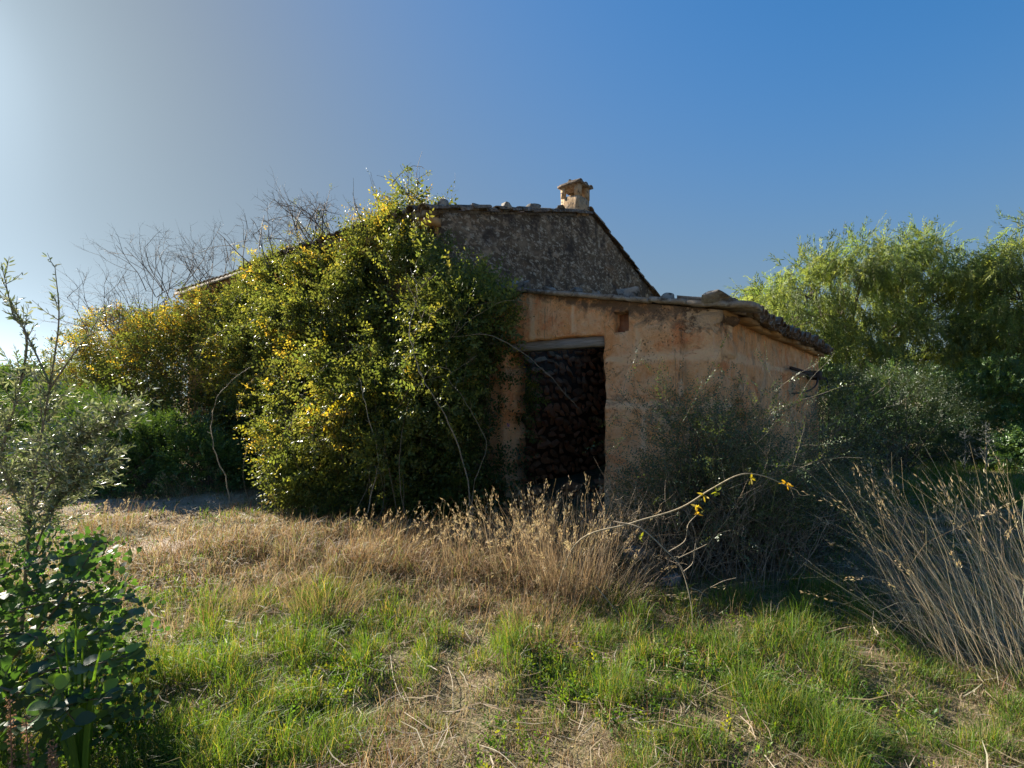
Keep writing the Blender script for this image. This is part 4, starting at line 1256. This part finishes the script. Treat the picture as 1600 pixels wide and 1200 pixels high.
# the sunlit green sprig
rs = np.random.RandomState(9)
sp0 = P(1200, 792, 4.2)
ob = empty('green_sprig', tuple(sp0), 'small sunlit light-green sprig standing out against the dark breach', 'plant')
mb = MB(); tp0 = [P(1205, 800, 4.2), P(1212, 760, 4.2), P(1212, 708, 4.2)]
tube(mb, tp0, .004, .0015, 4, (.2, .22, .08))
lp, ldir = [], []
for a0, a1 in (((1210, 770), (1184, 716)), ((1211, 745), (1186, 728)), ((1209, 770), (1235, 722)), ((1210, 760), (1240, 742)), ((1211, 765), (1192, 738)), ((1212, 750), (1212, 708)), ((1212, 740), (1224, 726))):
    A, B = P(a0[0], a0[1], 4.2), P(a1[0], a1[1], 4.15)
    tube(mb, [A, B], .0025, .001, 3, (.2, .22, .08))
    for t in np.linspace(.25, 1, 8): lp.append(A + (B - A) * t); ldir.append(B - A)
mb.build('stem', M_TWIG, ob)
mb = MB(); lp, ldir = np.array(lp), np.array(ldir)
tp = [spray_template(4, .04, LEAF_D, .022, 0, rs)]
sprays(mb, tp, lp, ldir / np.linalg.norm(ldir, axis=1)[:, None] + rand_unit(len(lp), rs) * .5, rs.uniform(.7, 1.2, len(lp)), colmix(len(lp), [(.16, .24, .05)], [1], rs), rs)
mb.build('leaves', M_GRASS, ob, kind='stuff')

# 6. olive sapling, left foreground
rs = np.random.RandomState(12)
oz = 3.0
ol = empty('olive_sapling', tuple(onground(35, oz)), 'young olive sapling with narrow silvery leaves at the left edge', 'sapling')
mains = [[(28, 1060, 3.0), (40, 900, 3.0), (52, 760, 2.95), (78, 600, 2.9), (92, 500, 2.9), (86, 418, 2.9)],
         [(10, 1080, 3.05), (-30, 860, 3.0), (40, 560, 2.95), (20, 490, 2.95), (5, 425, 2.95)],
         [(48, 800, 2.95), (90, 740, 2.85), (130, 690, 2.8), (185, 650, 2.75)],
         [(40, 900, 3.0), (80, 800, 2.9), (120, 760, 2.85), (165, 715, 2.8)],
         [(70, 620, 2.9), (110, 560, 2.85), (140, 520, 2.85), (158, 490, 2.85)],
         [(45, 820, 2.95), (-10, 700, 2.9), (-40, 600, 2.9)],
         [(78, 600, 2.9), (50, 540, 2.95), (30, 500, 2.95), (18, 470, 2.95)],
         [(20, 1000, 2.9), (-60, 900, 2.8), (-120, 760, 2.8)]]
lp, ldir = [], []
for k_, ml in enumerate(mains):
    pts = smooth_path([P(*q) for q in ml], 7)
    mb = MB(); tube(mb, pts, .011 if k_ < 2 else .006, .0018, 6, (.20, .17, .13)); mb.build('stem' if k_ < 2 else 'branch', M_TWIG, ol)
    n = len(pts)
    for i_ in range(n // 4, n):
        lp.append(pts[i_]); ldir.append(pts[i_] - pts[i_ - 1])
tw = MB()
lp0 = list(lp)
for q, dd in zip(lp0, list(ldir)):
    hgt = q[2]
    k2 = 9 if hgt < 1.72 else (1 if rs.uniform() < .6 else 0)
    for _ in range(k2):
        d = dd / np.linalg.norm(dd) + rand_unit(1, rs)[0] * 1.1; d /= np.linalg.norm(d); d[2] = d[2] * .7 + .25
        L = rs.uniform(.06, .24) * (1 if hgt < 1.8 else .6)
        pts = [q, q + d * L * .5, q + d * L + np.array([0, 0, .02])]
        tube(tw, pts, .003, .001, 3, (.22, .19, .15))
        for t in np.linspace(.15, 1, max(3, int(L / .022))):
            lp.append(q + d * L * t); ldir.append(d)
tw.build('twigs', M_TWIG, ol, kind='stuff')
lp, ldir = np.array(lp), np.array(ldir); ldir /= np.linalg.norm(ldir, axis=1)[:, None]
lp = np.repeat(lp, 2, 0); ldir = np.repeat(ldir, 2, 0)
d = ldir * .8 + rand_unit(len(lp), rs) * .75
T, Fc = LEAF_O
mb = MB(); scatter(mb, T, Fc, frames(d, rs.uniform(-3, 3, len(lp))), lp, rs.uniform(.024, .046, len(lp)), colmix(len(lp), [(.24, .27, .18), (.14, .18, .09), (.42, .44, .36)], [3, 3, 2.5], rs))
mb.build('leaves', M_OLIVE, ol, kind='stuff')

# 7. round-leaved bush below it; leaves are separate pieces
rs = np.random.RandomState(14)
rb = empty('round_leaved_bush', tuple(onground(70, 2.2)), 'sprawling bush with round dark blue-green leaves in the bottom left corner', 'bush')
def round_leaf(seed, col):
    a = np.linspace(0, 2 * math.pi, 10, endpoint=False)
    r = .5 * (1 + .05 * np.sin(3 * a + seed))
    V = [[.5, 0, -.03]]
    for aa, rr in zip(a, r):
        x, y = .5 + rr * math.cos(aa), rr * math.sin(aa) * .92
        if aa == 0: x += .08
        V.append([x, y, .10 * abs(y) * 2 - .10 * (x - .3) ** 2])
    m_ = MB(); m_.add(V, [[0, i_ + 1, (i_ + 1) % 10 + 1] for i_ in range(10)], col)
    me = m_.mesh('leaf', M_ROUND, smooth=True)
    return me
RL = [round_leaf(k_, c_) for k_, c_ in enumerate([(.09, .14, .09), (.10, .17, .08), (.13, .22, .05), (.08, .12, .08), (.24, .34, .06), (.17, .21, .15)])]
shoots = [[(0, 960, 2.5), (90, 940, 2.4), (160, 945, 2.35), (205, 935, 2.3)], [(20, 1030, 2.4), (80, 960, 2.3), (120, 900, 2.3), (150, 850, 2.35)],
          [(40, 1050, 2.2), (120, 1000, 2.15), (170, 985, 2.1), (212, 955, 2.1)], [(0, 900, 2.5), (60, 880, 2.5), (120, 865, 2.45), (155, 845, 2.4)],
          [(-20, 1100, 2.0), (70, 1050, 2.0), (140, 1040, 1.95), (212, 1020, 1.95)], [(-20, 1150, 1.9), (80, 1110, 1.9), (130, 1095, 1.9), (175, 1090, 1.9)],
          [(-30, 1000, 2.2), (40, 990, 2.2), (90, 1020, 2.1), (150, 1060, 2.0)], [(-40, 1060, 2.0), (20, 1080, 1.95), (80, 1090, 1.9), (120, 1130, 1.85)],
          [(-40, 930, 2.3), (20, 930, 2.3), (60, 920, 2.3), (100, 905, 2.3)], [(-40, 1180, 1.8), (20, 1140, 1.8), (60, 1120, 1.8), (90, 1070, 1.8)]]
nl = 0
for sh in shoots:
    pts = smooth_path([P(*q) for q in sh], 9)
    mb = MB(); tube(mb, pts, .006, .002, 5, (.16, .12, .07)); mb.build('shoot', M_TWIG, rb)
    for i_ in range(len(pts)):
        if nl >= 290: break
        d = pts[min(i_ + 1, len(pts) - 1)] - pts[max(i_ - 1, 0)]; d /= np.linalg.norm(d)
        sd = np.cross(d, [0, 0, 1]) * (1 if i_ % 2 else -1)
        dd = Vector(d * .5 + sd * .8 + rs.normal(size=3) * .35)
        me = RL[rs.choice(6, p=[.26, .2, .16, .14, .12, .12])]
        sz = rs.uniform(.038, .062)
        o_ = place_dir(me, 'leaf', rb, tuple(pts[i_] + rs.normal(size=3) * .012), dd, rs.uniform(-.8, .8), (sz, sz, sz))
        nl += 1
# fill: smaller leaves in the shade behind, joined
p, N = blob_points([(-2.35, 2.5, .40, .42, .3, .38), (-1.95, 2.1, .25, .3, .25, .25), (-2.7, 2.9, .4, .4, .4, .4)], 520, rs, .3, .3, 2, -.8)
tr = [spray_template(6, .16, (np.array([[0, 0, 0], [.3, .38, .05], [.8, .36, .04], [1, 0, 0], [.8, -.36, .04], [.3, -.38, .05]]), [[0, 5, 4], [0, 4, 3], [0, 3, 2], [0, 2, 1]]), .045, .1, rs) for _ in range(4)]
mb = MB(); sprays(mb, tr, p, droopy(N, rs, .1, .8), rs.uniform(.7, 1.2, len(p)), colmix(len(p), [(.055, .10, .05), (.08, .14, .05)], [1, 1], rs), rs)
mb.build('inner_leaves', M_ROUND, rb, kind='stuff')

# 8. grasses
def blades(mb, x, y, h_, lean, w, col, rs, curl=.35, z0=None):
    n = len(x)
    z = gh(x, y) - .01 if z0 is None else z0
    base = np.stack([x, y, z], 1)
    a = rs.uniform(0, 2 * math.pi, n)
    side = np.stack([np.cos(a), np.sin(a), 0 * a], 1) * w[:, None] * .5
    b2 = rs.uniform(0, 2 * math.pi, n)
    out = np.stack([np.cos(b2), np.sin(b2), 0 * a], 1) * (rs.uniform(.1, 1, n) * curl * h_)[:, None] + lean * h_[:, None]
    mid = base + out * .38 + np.stack([0 * a, 0 * a, h_ * .58], 1)
    hz2 = np.maximum(h_ * (1 - .45 * np.linalg.norm(out, axis=1) / np.maximum(h_, 1e-6)), h_ * .12)
    tip = base + out + np.stack([0 * a, 0 * a, hz2], 1)
    V = np.stack([base - side, base + side, mid + side * .8, mid - side * .8, tip], 1).reshape(-1, 3)
    k = np.arange(n)[:, None] * 5
    Fa = np.concatenate([k + [0, 1, 2], k + [0, 2, 3], k + [3, 2, 4]]).reshape(-1, 3)
    C_ = np.repeat(col, 5, 0)
    mb.add(V, Fa, np.clip(C_, 0, 1))

def gau(x, y, cx, cy, rx, ry): return np.exp(-(((x - cx) / rx) ** 2 + ((y - cy) / ry) ** 2))
def inside(x, y):
    rx, ry = x - D[0], y - D[1]
    a_ = rx * e[0] + ry * e[1]; b_ = rx * g[0] + ry * g[1]
    sh_ = (a_ > -.1) & (a_ < LS + .02) & (b_ > -.02) & (b_ < LD)
    ho = (a_ < .05) & (a_ > -HL) & (b_ > -.05) & (b_ < GW)
    return sh_ | ho
rs = np.random.RandomState(77)
N_ = 520000
Zb = np.exp(rs.uniform(math.log(1.75), math.log(15), N_))
Xb = rs.uniform(-1.15, 1.15, N_) * Zb
ok = ~inside(Xb, Zb); Xb, Zb = Xb[ok], Zb[ok]
pts = np.stack([Xb, Zb, 0 * Xb], 1)
lush = np.clip(1.4 * gau(Xb, Zb, -1.75, 3.1, 1.05, .9) + .8 * gau(Xb, Zb, -1.25, 2.3, .5, .5) + .75 * gau(Xb, Zb, 1.6, 2.9, 1.3, .6) + .6 * gau(Xb, Zb, -.2, 3.25, 1.5, .4)
               + .5 * gau(Xb, Zb, 2.3, 2.2, 1.0, .4) + .8 * gau(Xb, Zb, -2.2, 2.4, .8, .8) + .35 * gau(Xb, Zb, 1.5, 3.8, 2.5, .5) + .9 * (Zb > 7) * (Xb > 3), 0, 1)
lush = np.clip(lush * .75 + .32 + 1.1 * (fbm(pts, 3.2, 3) - .5) - .3 * gau(Xb, Zb, -.3, 2.2, .8, .3) - .12 * (Zb > 4.3) * (Xb < 1) + .12 * (Zb < 4.3) * (Xb > .6), 0, 1)
tall = np.clip(.9 * gau(Xb, Zb, -2.0, 5.4, 1.5, .8) + .9 * gau(Xb, Zb, .3, 4.3, .9, .5) + .9 * gau(Xb, Zb, -.9, 4.8, 1.3, .6) + .5 * gau(Xb, Zb, -3.4, 5.2, .8, .7)
               + .6 * gau(Xb, Zb, .4, 5.3, .9, .5) + .25 * gau(Xb, Zb, -.9, 3.6, .5, .3), 0, 1)
clump = fbm(pts, 5.5, 2)
bare = path_mask(Xb, Zb)
keep = (rs.uniform(size=len(Xb)) > bare * 1.0) & (rs.uniform(size=len(Xb)) < .25 + 1.5 * np.clip(clump - .3, 0, 1) + lush * .4)
Xb, Zb, lush, tall, clump, pts = Xb[keep], Zb[keep], lush[keep], tall[keep], clump[keep], pts[keep]
isg = rs.uniform(size=len(Xb)) < lush * .8
# green blades
x, y, lu, cl_ = Xb[isg], Zb[isg], lush[isg], clump[isg]
h_ = (.032 + .115 * lu * cl_ * 1.4) * rs.uniform(.25, 1.6, len(x)) * np.clip(.85 + .05 * y, .85, 1.4)
w_ = rs.uniform(.0012, .0032, len(x)) * np.clip(y / 2.2, 1, 3.2)
h_ *= np.clip(clump[isg] * 1.75, .5, 1.5)
c_ = colmix(len(x), [(.10, .19, .03), (.15, .22, .04), (.065, .135, .03), (.24, .25, .06), (.32, .25, .12)], [3.4, 3, 2.6, 1.6, 1.4], rs, .25)
mb = MB(); blades(mb, x, y, h_, np.zeros((len(x), 3)), w_, c_, rs, 1.0)
tag(mb.build('green_grass', M_GRASS), 'fresh green grass growing in patches over the foreground', 'grass', kind='stuff')
# dry blades
x, y, ta, cl_ = Xb[~isg], Zb[~isg], tall[~isg], clump[~isg]
h_ = (.03 + .05 * cl_ + .22 * ta * (.3 + cl_)) * rs.uniform(.4, 1.5, len(x)) 
w_ = rs.uniform(.0018, .0042, len(x)) * np.clip(y / 2.5, 1, 3)
c_ = colmix(len(x), [(.33, .25, .155), (.26, .18, .11), (.42, .34, .23), (.17, .11, .07), (.19, .22, .065)], [3, 3, 1.6, 2, 1.8], rs, .2)
ln = np.zeros((len(x), 3)); ln[:, 0] = .12
mb = MB(); blades(mb, x, y, h_, ln, w_, c_, rs, 1.25)
tag(mb.build('dry_grass', M_DRY), 'dry straw-coloured grass matted over the ground', 'grass', kind='stuff')
# litter of fallen straws
n = 9000
Z_ = np.exp(rs.uniform(math.log(1.8), math.log(9), n)); X_ = rs.uniform(-1.1, 1.1, n) * Z_
ok = ~inside(X_, Z_); X_, Z_ = X_[ok], Z_[ok]; n = len(X_)
a = rs.uniform(0, 2 * math.pi, n); L = rs.uniform(.04, .22, n); zz = gh(X_, Z_) + rs.uniform(.004, .05, n)
w_ = rs.uniform(.0012, .003, n) * np.clip(Z_ / 2.5, 1, 2)
d = np.stack([np.cos(a), np.sin(a), rs.uniform(-.15, .25, n)], 1); sd = np.stack([-np.sin(a), np.cos(a), rs.uniform(-.5, .5, n)], 1)
b0 = np.stack([X_, Z_, zz], 1); md = b0 + d * L[:, None] * .5 + sd * (rs.uniform(-.12, .12, n) * L)[:, None]; b1 = b0 + d * L[:, None]
s_ = sd * w_[:, None]
V = np.stack([b0 - s_, b0 + s_, md + s_, md - s_, b1 + s_ * .4, b1 - s_ * .4], 1).reshape(-1, 3)
k = np.arange(n)[:, None] * 6
mb = MB(); mb.add(V, np.concatenate([k + [0, 1, 2, 3], k + [3, 2, 4, 5]]).reshape(-1, 4), np.repeat(colmix(n, [(.42, .36, .27), (.32, .25, .16), (.24, .17, .11)], [2, 3, 2], rs), 6, 0))
tag(mb.build('straw_litter', M_DRY), 'pale broken straws scattered over the turf', 'straw', kind='stuff')
# thin brown stalks with seed tips standing through the turf
n = 5200
Z_ = np.exp(rs.uniform(math.log(2.0), math.log(8), n)); X_ = rs.uniform(-1.05, 1.05, n) * Z_
ok = (~inside(X_, Z_)) & (vn(np.stack([X_, Z_, 0 * X_], 1), 1.9) > .42) & (path_mask(X_, Z_) < .3)
X_, Z_ = X_[ok], Z_[ok]; n = len(X_)
mb = MB(); hs_ = rs.uniform(.08, .30, n) * np.clip(.55 + Z_ * .12, .6, 1.3)
blades(mb, X_, Z_, hs_, np.stack([rs.normal(size=n) * .2 + .1, rs.normal(size=n) * .15, 0 * X_], 1), rs.uniform(.0014, .0026, n) * np.clip(Z_ / 2.5, 1, 2), colmix(n, [(.42, .30, .17), (.30, .19, .10), (.52, .42, .28), (.28, .12, .06)], [3, 3, 2, 1], rs), rs, .5)
tag(mb.build('dry_stalks', M_DRY), 'thin brown weed stalks standing scattered through the turf', 'weeds', kind='stuff')
# small broad-leaved weeds
n = 6500
Z_ = np.exp(rs.uniform(math.log(1.8), math.log(8), n * 3)); X_ = rs.uniform(-1.05, 1.05, n * 3) * Z_
pt = np.stack([X_, Z_, 0 * X_], 1)
wgt = np.clip(1.2 * gau(X_, Z_, -1.4, 2.6, .9, .7) + .8 * gau(X_, Z_, -.5, 2.9, 1.0, .4) + .6 * gau(X_, Z_, 1.2, 3.0, 1.2, .4) + .4 * gau(X_, Z_, -3, 4.4, .9, .6) + .06, 0, 1) * (vn(pt, 3) > .42)
ok = (rs.uniform(size=len(X_)) < wgt) & ~inside(X_, Z_)
X_, Z_ = X_[ok][:n], Z_[ok][:n]; n = len(X_)
tpw = [spray_template(8, .09, LEAF_D, .032, -.1, rs, ang=50) for _ in range(5)]
pp = np.stack([X_, Z_, gh(X_, Z_)], 1)
pp = np.repeat(pp, 3, 0)
pp[:, :2] += rs.normal(size=(len(pp), 2)) * .03
d = rand_unit(len(pp), rs) * .8 + [0, 0, 1.0]
mb = MB(); sprays(mb, tpw, pp, d, rs.uniform(.3, 1.0, len(pp)), colmix(len(pp), [(.09, .17, .03), (.14, .21, .03), (.06, .12, .035), (.24, .24, .04)], [3, 3, 2, .7], rs), rs)
tag(mb.build('weeds', M_GRASS), 'low bright-green broad-leaved weeds among the grass', 'weeds', kind='stuff')

# tussocks of tall dry grass, each a thing
def tussock(base, n, L, lean, seed, label, head=.5, spread=.18, col=((.44, .35, .24), (.34, .25, .16), (.24, .17, .11)), wdt=.0018, curl=.25, green=.0):
    rs = np.random.RandomState(seed)
    base = np.array(base, float)
    ob = empty('grass_tussock', tuple(base), label, 'grass tussock', 'tall dry grass tussocks')
    mb = MB()
    a = rs.uniform(0, 6.28, n); rr = np.sqrt(rs.uniform(0, 1, n)) * spread
    b0 = base + np.stack([np.cos(a) * rr, np.sin(a) * rr, 0 * a - .02], 1)
    Ls = L * rs.uniform(.35, 1.0, n) ** .8
    d = np.stack([np.cos(a) * rs.uniform(0, curl, n) * 1.0 + lean[0] * rs.uniform(.35, 1.15, n), np.sin(a) * rs.uniform(0, curl, n) + lean[1] * rs.uniform(.5, 1.1, n), np.ones(n)], 1)
    d /= np.linalg.norm(d, axis=1)[:, None]
    bend = np.stack([lean[0] * np.ones(n) * .4 + rs.normal(size=n) * .15, rs.normal(size=n) * .15, -rs.uniform(.0, .6, n) ** 1.5], 1)
    S = 6
    t = np.linspace(0, 1, S)[None, :, None]
    pts = b0[:, None] + d[:, None] * Ls[:, None, None] * t + bend[:, None] * (Ls[:, None, None]) * t ** 2.4 * .7
    kk = np.cumsum(rs.normal(size=(n, S, 3)) * .02, axis=1) * Ls[:, None, None]; kk[:, 0] = 0; kk[:, :, 2] *= .5
    br_ = rs.uniform(size=n) < .10
    kk[br_, 3:] += (rs.normal(size=(br_.sum(), 1, 3)) * [.3, .3, .1] + [0, 0, -.12]) * Ls[br_][:, None, None] * np.array([.4, 1.0, 1.7])[None, :, None]
    pts = pts + kk
    ang = rs.uniform(0, 3.14, n); sd = np.stack([np.cos(ang), np.sin(ang), 0 * ang], 1)[:, None] * (wdt * rs.uniform(.5, 1.2, n))[:, None, None] * (1 - .7 * t)
    V = np.stack([pts - sd, pts + sd], 2).reshape(n, -1, 3)
    i_ = np.arange(S - 1) * 2
    fq = np.stack([i_, i_ + 1, i_ + 3, i_ + 2], 1)
    Fa = (fq[None] + (np.arange(n) * S * 2)[:, None, None]).reshape(-1, 4)
    c = colmix(n, list(col) + [(.14, .2, .05)], [3, 3, 2, 8 * green], rs, .2)
    mb.add(V.reshape(-1, 3), Fa, np.repeat(c, S * 2, 0))
    mb.build('stems', M_DRY, ob, kind='stuff')
    if head > 0:
        m = (rs.uniform(size=n) < head) & (Ls > L * .6)
        q = pts[m]; nn = len(q)
        P_, D_ = [], []
        for j in range(nn):
            for _ in range(14):
                f_ = rs.uniform(0, 1); P_.append(q[j, -2] + (q[j, -1] - q[j, -2]) * f_); D_.append(q[j, -1] - q[j, -2])
        P_, D_ = np.array(P_), np.array(D_); D_ /= np.linalg.norm(D_, axis=1)[:, None]
        P_ += rand_unit(len(P_), rs) * .012
        T, Fc = LEAF_N
        mb = MB(); scatter(mb, T, Fc, frames(D_ + rand_unit(len(P_), rs) * .45, rs.uniform(-3, 3, len(P_))), P_, rs.uniform(.015, .035, len(P_)), colmix(len(P_), [(.50, .42, .29), (.42, .33, .2)], [1, 1], rs))
        mb.build('seed_heads', M_DRY, ob, kind='stuff')
    return ob
tussock(onground(1580, 3.1), 420, 1.42, (-.34, .1), 201, 'largest pale dry grass tussock leaning left at the right edge', .28, .42, curl=.2, wdt=.0012, col=((.80, .70, .52), (.68, .56, .40), (.5, .40, .28)))
tussock(onground(1510, 3.2), 110, .8, (-.9, .2), 202, 'low dry tussock flattened leftwards beside the largest one', .1, .4, col=((.66, .58, .46), (.5, .42, .3), (.4, .32, .22)))
tussock(onground(1650, 3.6), 160, 1.3, (-.25, .1), 203, 'dry grass tussock cut off by the right edge', .25, .25)
tussock(onground(890, 4.2), 600, 1.0, (.02, .1), 204, 'upright dry grass tussock right in front of the doorway', .35, .30, curl=.5)
tussock(onground(955, 4.0), 180, .6, (.4, .0), 205, 'dry grass tussock falling to the right below the doorway pier', .1, .2, curl=.6)
tussock(onground(810, 4.6), 320, .85, (-.1, .1), 206, 'dry grass tussock with seed heads left of the doorway', .5, .35, curl=.5)
tussock(onground(740, 4.7), 320, .72, (.2, .1), 207, 'dry grass tussock at the foot of the climbing vine', .3, .35, curl=.6)
tussock(onground(610, 4.8), 380, .62, (.3, -.1), 208, 'brown grass tussock bent to the right under the vine', .2, .35, curl=.6, col=((.34, .24, .14), (.26, .17, .09), (.2, .13, .07)))
tussock(onground(520, 3.9), 420, .38, (.15, .0), 209, 'half-green tussock with a dark hollow beneath it', .0, .30, curl=.9, green=.35, col=((.34, .26, .13), (.28, .2, .1), (.2, .15, .08)))
tussock(onground(400, 4.1), 320, .42, (.5, -.1), 210, 'straw tussock combed to the right behind the lush green patch', .0, .35, curl=.6)
tussock(onground(268, 5.1), 220, .26, (.1, .0), 211, 'small dark brown tussock on the edge of the bare earth', .0, .18, curl=.8, col=((.26, .18, .10), (.2, .13, .07), (.16, .11, .06)))
tussock(onground(175, 6.2), 260, .42, (.05, .0), 212, 'brown tussock standing beside the earth track behind the sapling', .1, .3, curl=.5, col=((.30, .2, .12), (.22, .15, .08), (.2, .15, .07)), green=.15)
tussock(onground(330, 3.7), 300, .34, (.2, .0), 213, 'yellow-green tussock above the lush grass', .0, .3, curl=.8, green=.6)
tussock(onground(850, 3.45), 260, .42, (.1, .0), 214, 'tangled brown tussock between the doorway and the foreground', .05, .28, curl=.9, green=.1, col=((.33, .24, .15), (.27, .18, .1), (.2, .14, .08)))
tussock(onground(1480, 3.75), 200, .55, (-.9, .3), 215, 'grey lodged grass tussock in the shade left of the largest one', .1, .3, col=((.3, .27, .2), (.24, .2, .14), (.2, .16, .1)))
tussock(onground(300, 8.2), 160, .5, (-.2, .0), 216, 'thin dead grass tussock beside the mastic shrub', .2, .4, curl=.5)

# broad blade clump bottom left
rs = np.random.RandomState(90)
q = onground(125, 1.95)
ob = empty('broad_leaved_clump', tuple(q), 'clump of broad upright bright green blades in the bottom left corner', 'plant')
for k_ in range(11):
    px1, py1 = [(100, 985), (118, 960), (85, 1010), (70, 1055), (140, 1030), (160, 1000), (60, 1090), (110, 1060), (150, 1080), (95, 1040), (128, 1010)][k_]
    T = P(px1, py1, 1.95 + rs.uniform(-.1, .1)); B = q + np.array([rs.uniform(-.02, .02), rs.uniform(-.02, .02), 0])
    M_ = (T + B) / 2 + np.array([(B[0] - T[0]) * .3, 0, .04])
    pts = bez(B, M_, T, 7); w = np.array([.010, .011, .011, .010, .008, .005, .0008]) * rs.uniform(.55, .9)
    sd = np.array([1, rs.uniform(-.6, .6), 0]); sd /= np.linalg.norm(sd)
    V = np.stack([pts - sd * w[:, None], pts + [0, .006, 0], pts + sd * w[:, None]], 1).reshape(-1, 3)
    i_ = np.arange(6)[:, None] * 3 + np.arange(2)[None]
    m_ = MB(); m_.add(V, np.stack([i_, i_ + 1, i_ + 4, i_ + 3], 2).reshape(-1, 4), (.10, .19, .03)); m_.build('blade', M_GRASS, ob, smooth=True)

# dry flower spikes, bottom left corner
for bx, by, tx, ty, lb in ((20, 1230, 15, 1090, 'dry brown dock seed spike, leftmost at the bottom edge'), (48, 1240, 40, 1120, 'dry brown dock seed spike, second from the bottom left corner'),
                           (85, 1215, 78, 1160, 'short dry dock seed spike beside the broad green blades')):
    A, B = P(bx, by, 1.75), P(tx, ty, 1.7)
    ob = empty('seed_spike', tuple(A), lb, 'weed', 'dry dock spikes in the corner')
    A2 = A.copy(); A2[2] = gz(A[0], A[1])
    mb = MB(); tube(mb, [A2, A, B], .0035, .0015, 5, (.2, .12, .08)); mb.build('stem', M_TWIG, ob)
    n = 160; t = rs.uniform(.05, 1, n)
    pp = A + (B - A) * t[:, None] + rand_unit(n, rs) * .010
    mb = MB(); scatter(mb, *LEAF_D, frames(rand_unit(n, rs), rs.uniform(-3, 3, n)), pp, rs.uniform(.007, .013, n), colmix(n, [(.26, .15, .10), (.34, .22, .15)], [1, 1], rs)); mb.build('seeds', M_DRY, ob, kind='stuff')

# 9. the arching bramble canes in front of the doorway pier
cb = empty('arching_cane', tuple(onground(830, 4.0)), 'long pale arching bramble cane with a few yellow leaves crossing in front of the shed', 'bramble')
cz = 3.7
main = [(860, 960, 4.0), (900, 850, 3.85), (985, 818, 3.75), (1060, 795, 3.7), (1110, 765, 3.65), (1155, 742, 3.6), (1190, 743, 3.6), (1225, 757, 3.6), (1245, 766, 3.6)]
mb = MB(); tube(mb, smooth_path([P(*q) for q in main], 8), .0075, .003, 6, (.42, .34, .22)); mb.build('cane', M_TWIG, cb)
subs = [([(960, 815, 3.8), (1000, 825, 3.7), (1040, 860, 3.6), (1065, 890, 3.55), (1080, 945, 3.5), (1082, 985, 3.5)], .0055), ([(1045, 862, 3.6), (1070, 845, 3.6), (1075, 820, 3.6), (1090, 803, 3.6)], .0035),
        ([(1060, 872, 3.58), (1085, 860, 3.58), (1105, 850, 3.58)], .003), ([(1068, 893, 3.55), (1082, 880, 3.55), (1085, 860, 3.55), (1088, 842, 3.55)], .003),
        ([(1245, 766, 3.6), (1252, 774, 3.6), (1266, 773, 3.6)], .002), ([(1235, 762, 3.6), (1241, 778, 3.6)], .002), ([(1110, 918, 3.5), (1130, 908, 3.5), (1150, 903, 3.5)], .0025),
        ([(930, 915, 3.7), (990, 985, 3.6), (1040, 1030, 3.4)], .004), ([(980, 1040, 3.1), (1020, 1060, 3.0), (1050, 1075, 2.95)], .004)]
for sgm, r in subs:
    mb = MB(); tube(mb, smooth_path([P(*q) for q in sgm], 6), r, r * .5, 5, (.40, .32, .22)); mb.build('side_shoot', M_TWIG, cb)
for px, py, n, co in ((1090, 790, 9, (.40, .30, .05)), (1122, 768, 7, (.25, .27, .04)), (1100, 775, 6, (.4, .3, .05)), (1228, 756, 8, (.55, .32, .03)), (1172, 748, 5, (.35, .28, .04)), (1000, 838, 4, (.3, .32, .05)), (1088, 802, 5, (.5, .3, .04))):
    q = P(px, py, 3.62)
    pp = np.tile(q, (n, 1)) + rand_unit(n, rs) * .012
    d = rand_unit(n, rs) + [0, 0, -.3]
    mb = MB(); scatter(mb, *LEAF_O, frames(d, rs.uniform(-3, 3, n)), pp, np.stack([rs.uniform(.035, .055, n), rs.uniform(.05, .075, n), np.full(n, .05)], 1), np.tile(co, (n, 1))); mb.build('leaf_cluster', M_GRASS, cb)

# fallen pale sticks in the turf, each a thing
sticks = [([(540, 1090), (560, 1120), (590, 1125)], 2.75, 'thin pale curved stick in the grass near the middle left'), ([(610, 1010), (615, 1045), (628, 1070)], 3.1, 'pale standing straw stick left of the middle'),
          ([(700, 1025), (707, 1050), (708, 1085)], 2.9, 'pale bent stick in the centre of the foreground'), ([(632, 1090), (655, 1108), (684, 1122)], 2.65, 'whitish stick with a knot on the trampled turf'),
          ([(745, 1140), (780, 1160), (815, 1190)], 2.4, 'long pale stick lying near the bottom centre'), ([(455, 1105), (470, 1120)], 2.6, 'short whitish stick at lower left centre'),
          ([(480, 1025), (486, 1045), (480, 1080)], 2.8, 'forked pale twig beside the lush grass'), ([(500, 980), (530, 995), (550, 1015)], 3.2, 'straight pale stalk under the half-green tussock'),
          ([(1195, 1160), (1215, 1185), (1240, 1200)], 2.3, 'pale stalk lying at the bottom right of centre'), ([(1020, 1130), (1025, 1165), (1030, 1200)], 2.35, 'forked dry twig at the bottom centre right'),
          ([(985, 1110), (1010, 1130), (1035, 1145)], 2.5, 'light stick next to the forked dry twig'), ([(1490, 1010), (1500, 970), (1510, 935)], 3.2, 'bare grey stick leaning in the right tussock')]
for pts, Z, lb in sticks:
    V = []
    for i_, (a_, b_) in enumerate(pts):
        zq = EYE * F / (b_ - HY) * .97
        q = P(a_, b_, zq); q[2] = gz(q[0], q[1]) + (.05 if i_ == 1 else .03); V.append(q)
    mb = MB(); tube(mb, smooth_path(V, 5), .0032, .0015, 5, (.40, .34, .25))
    tag(mb.build('dry_stick', M_TWIG), lb, 'stick', 'fallen sticks in the turf')
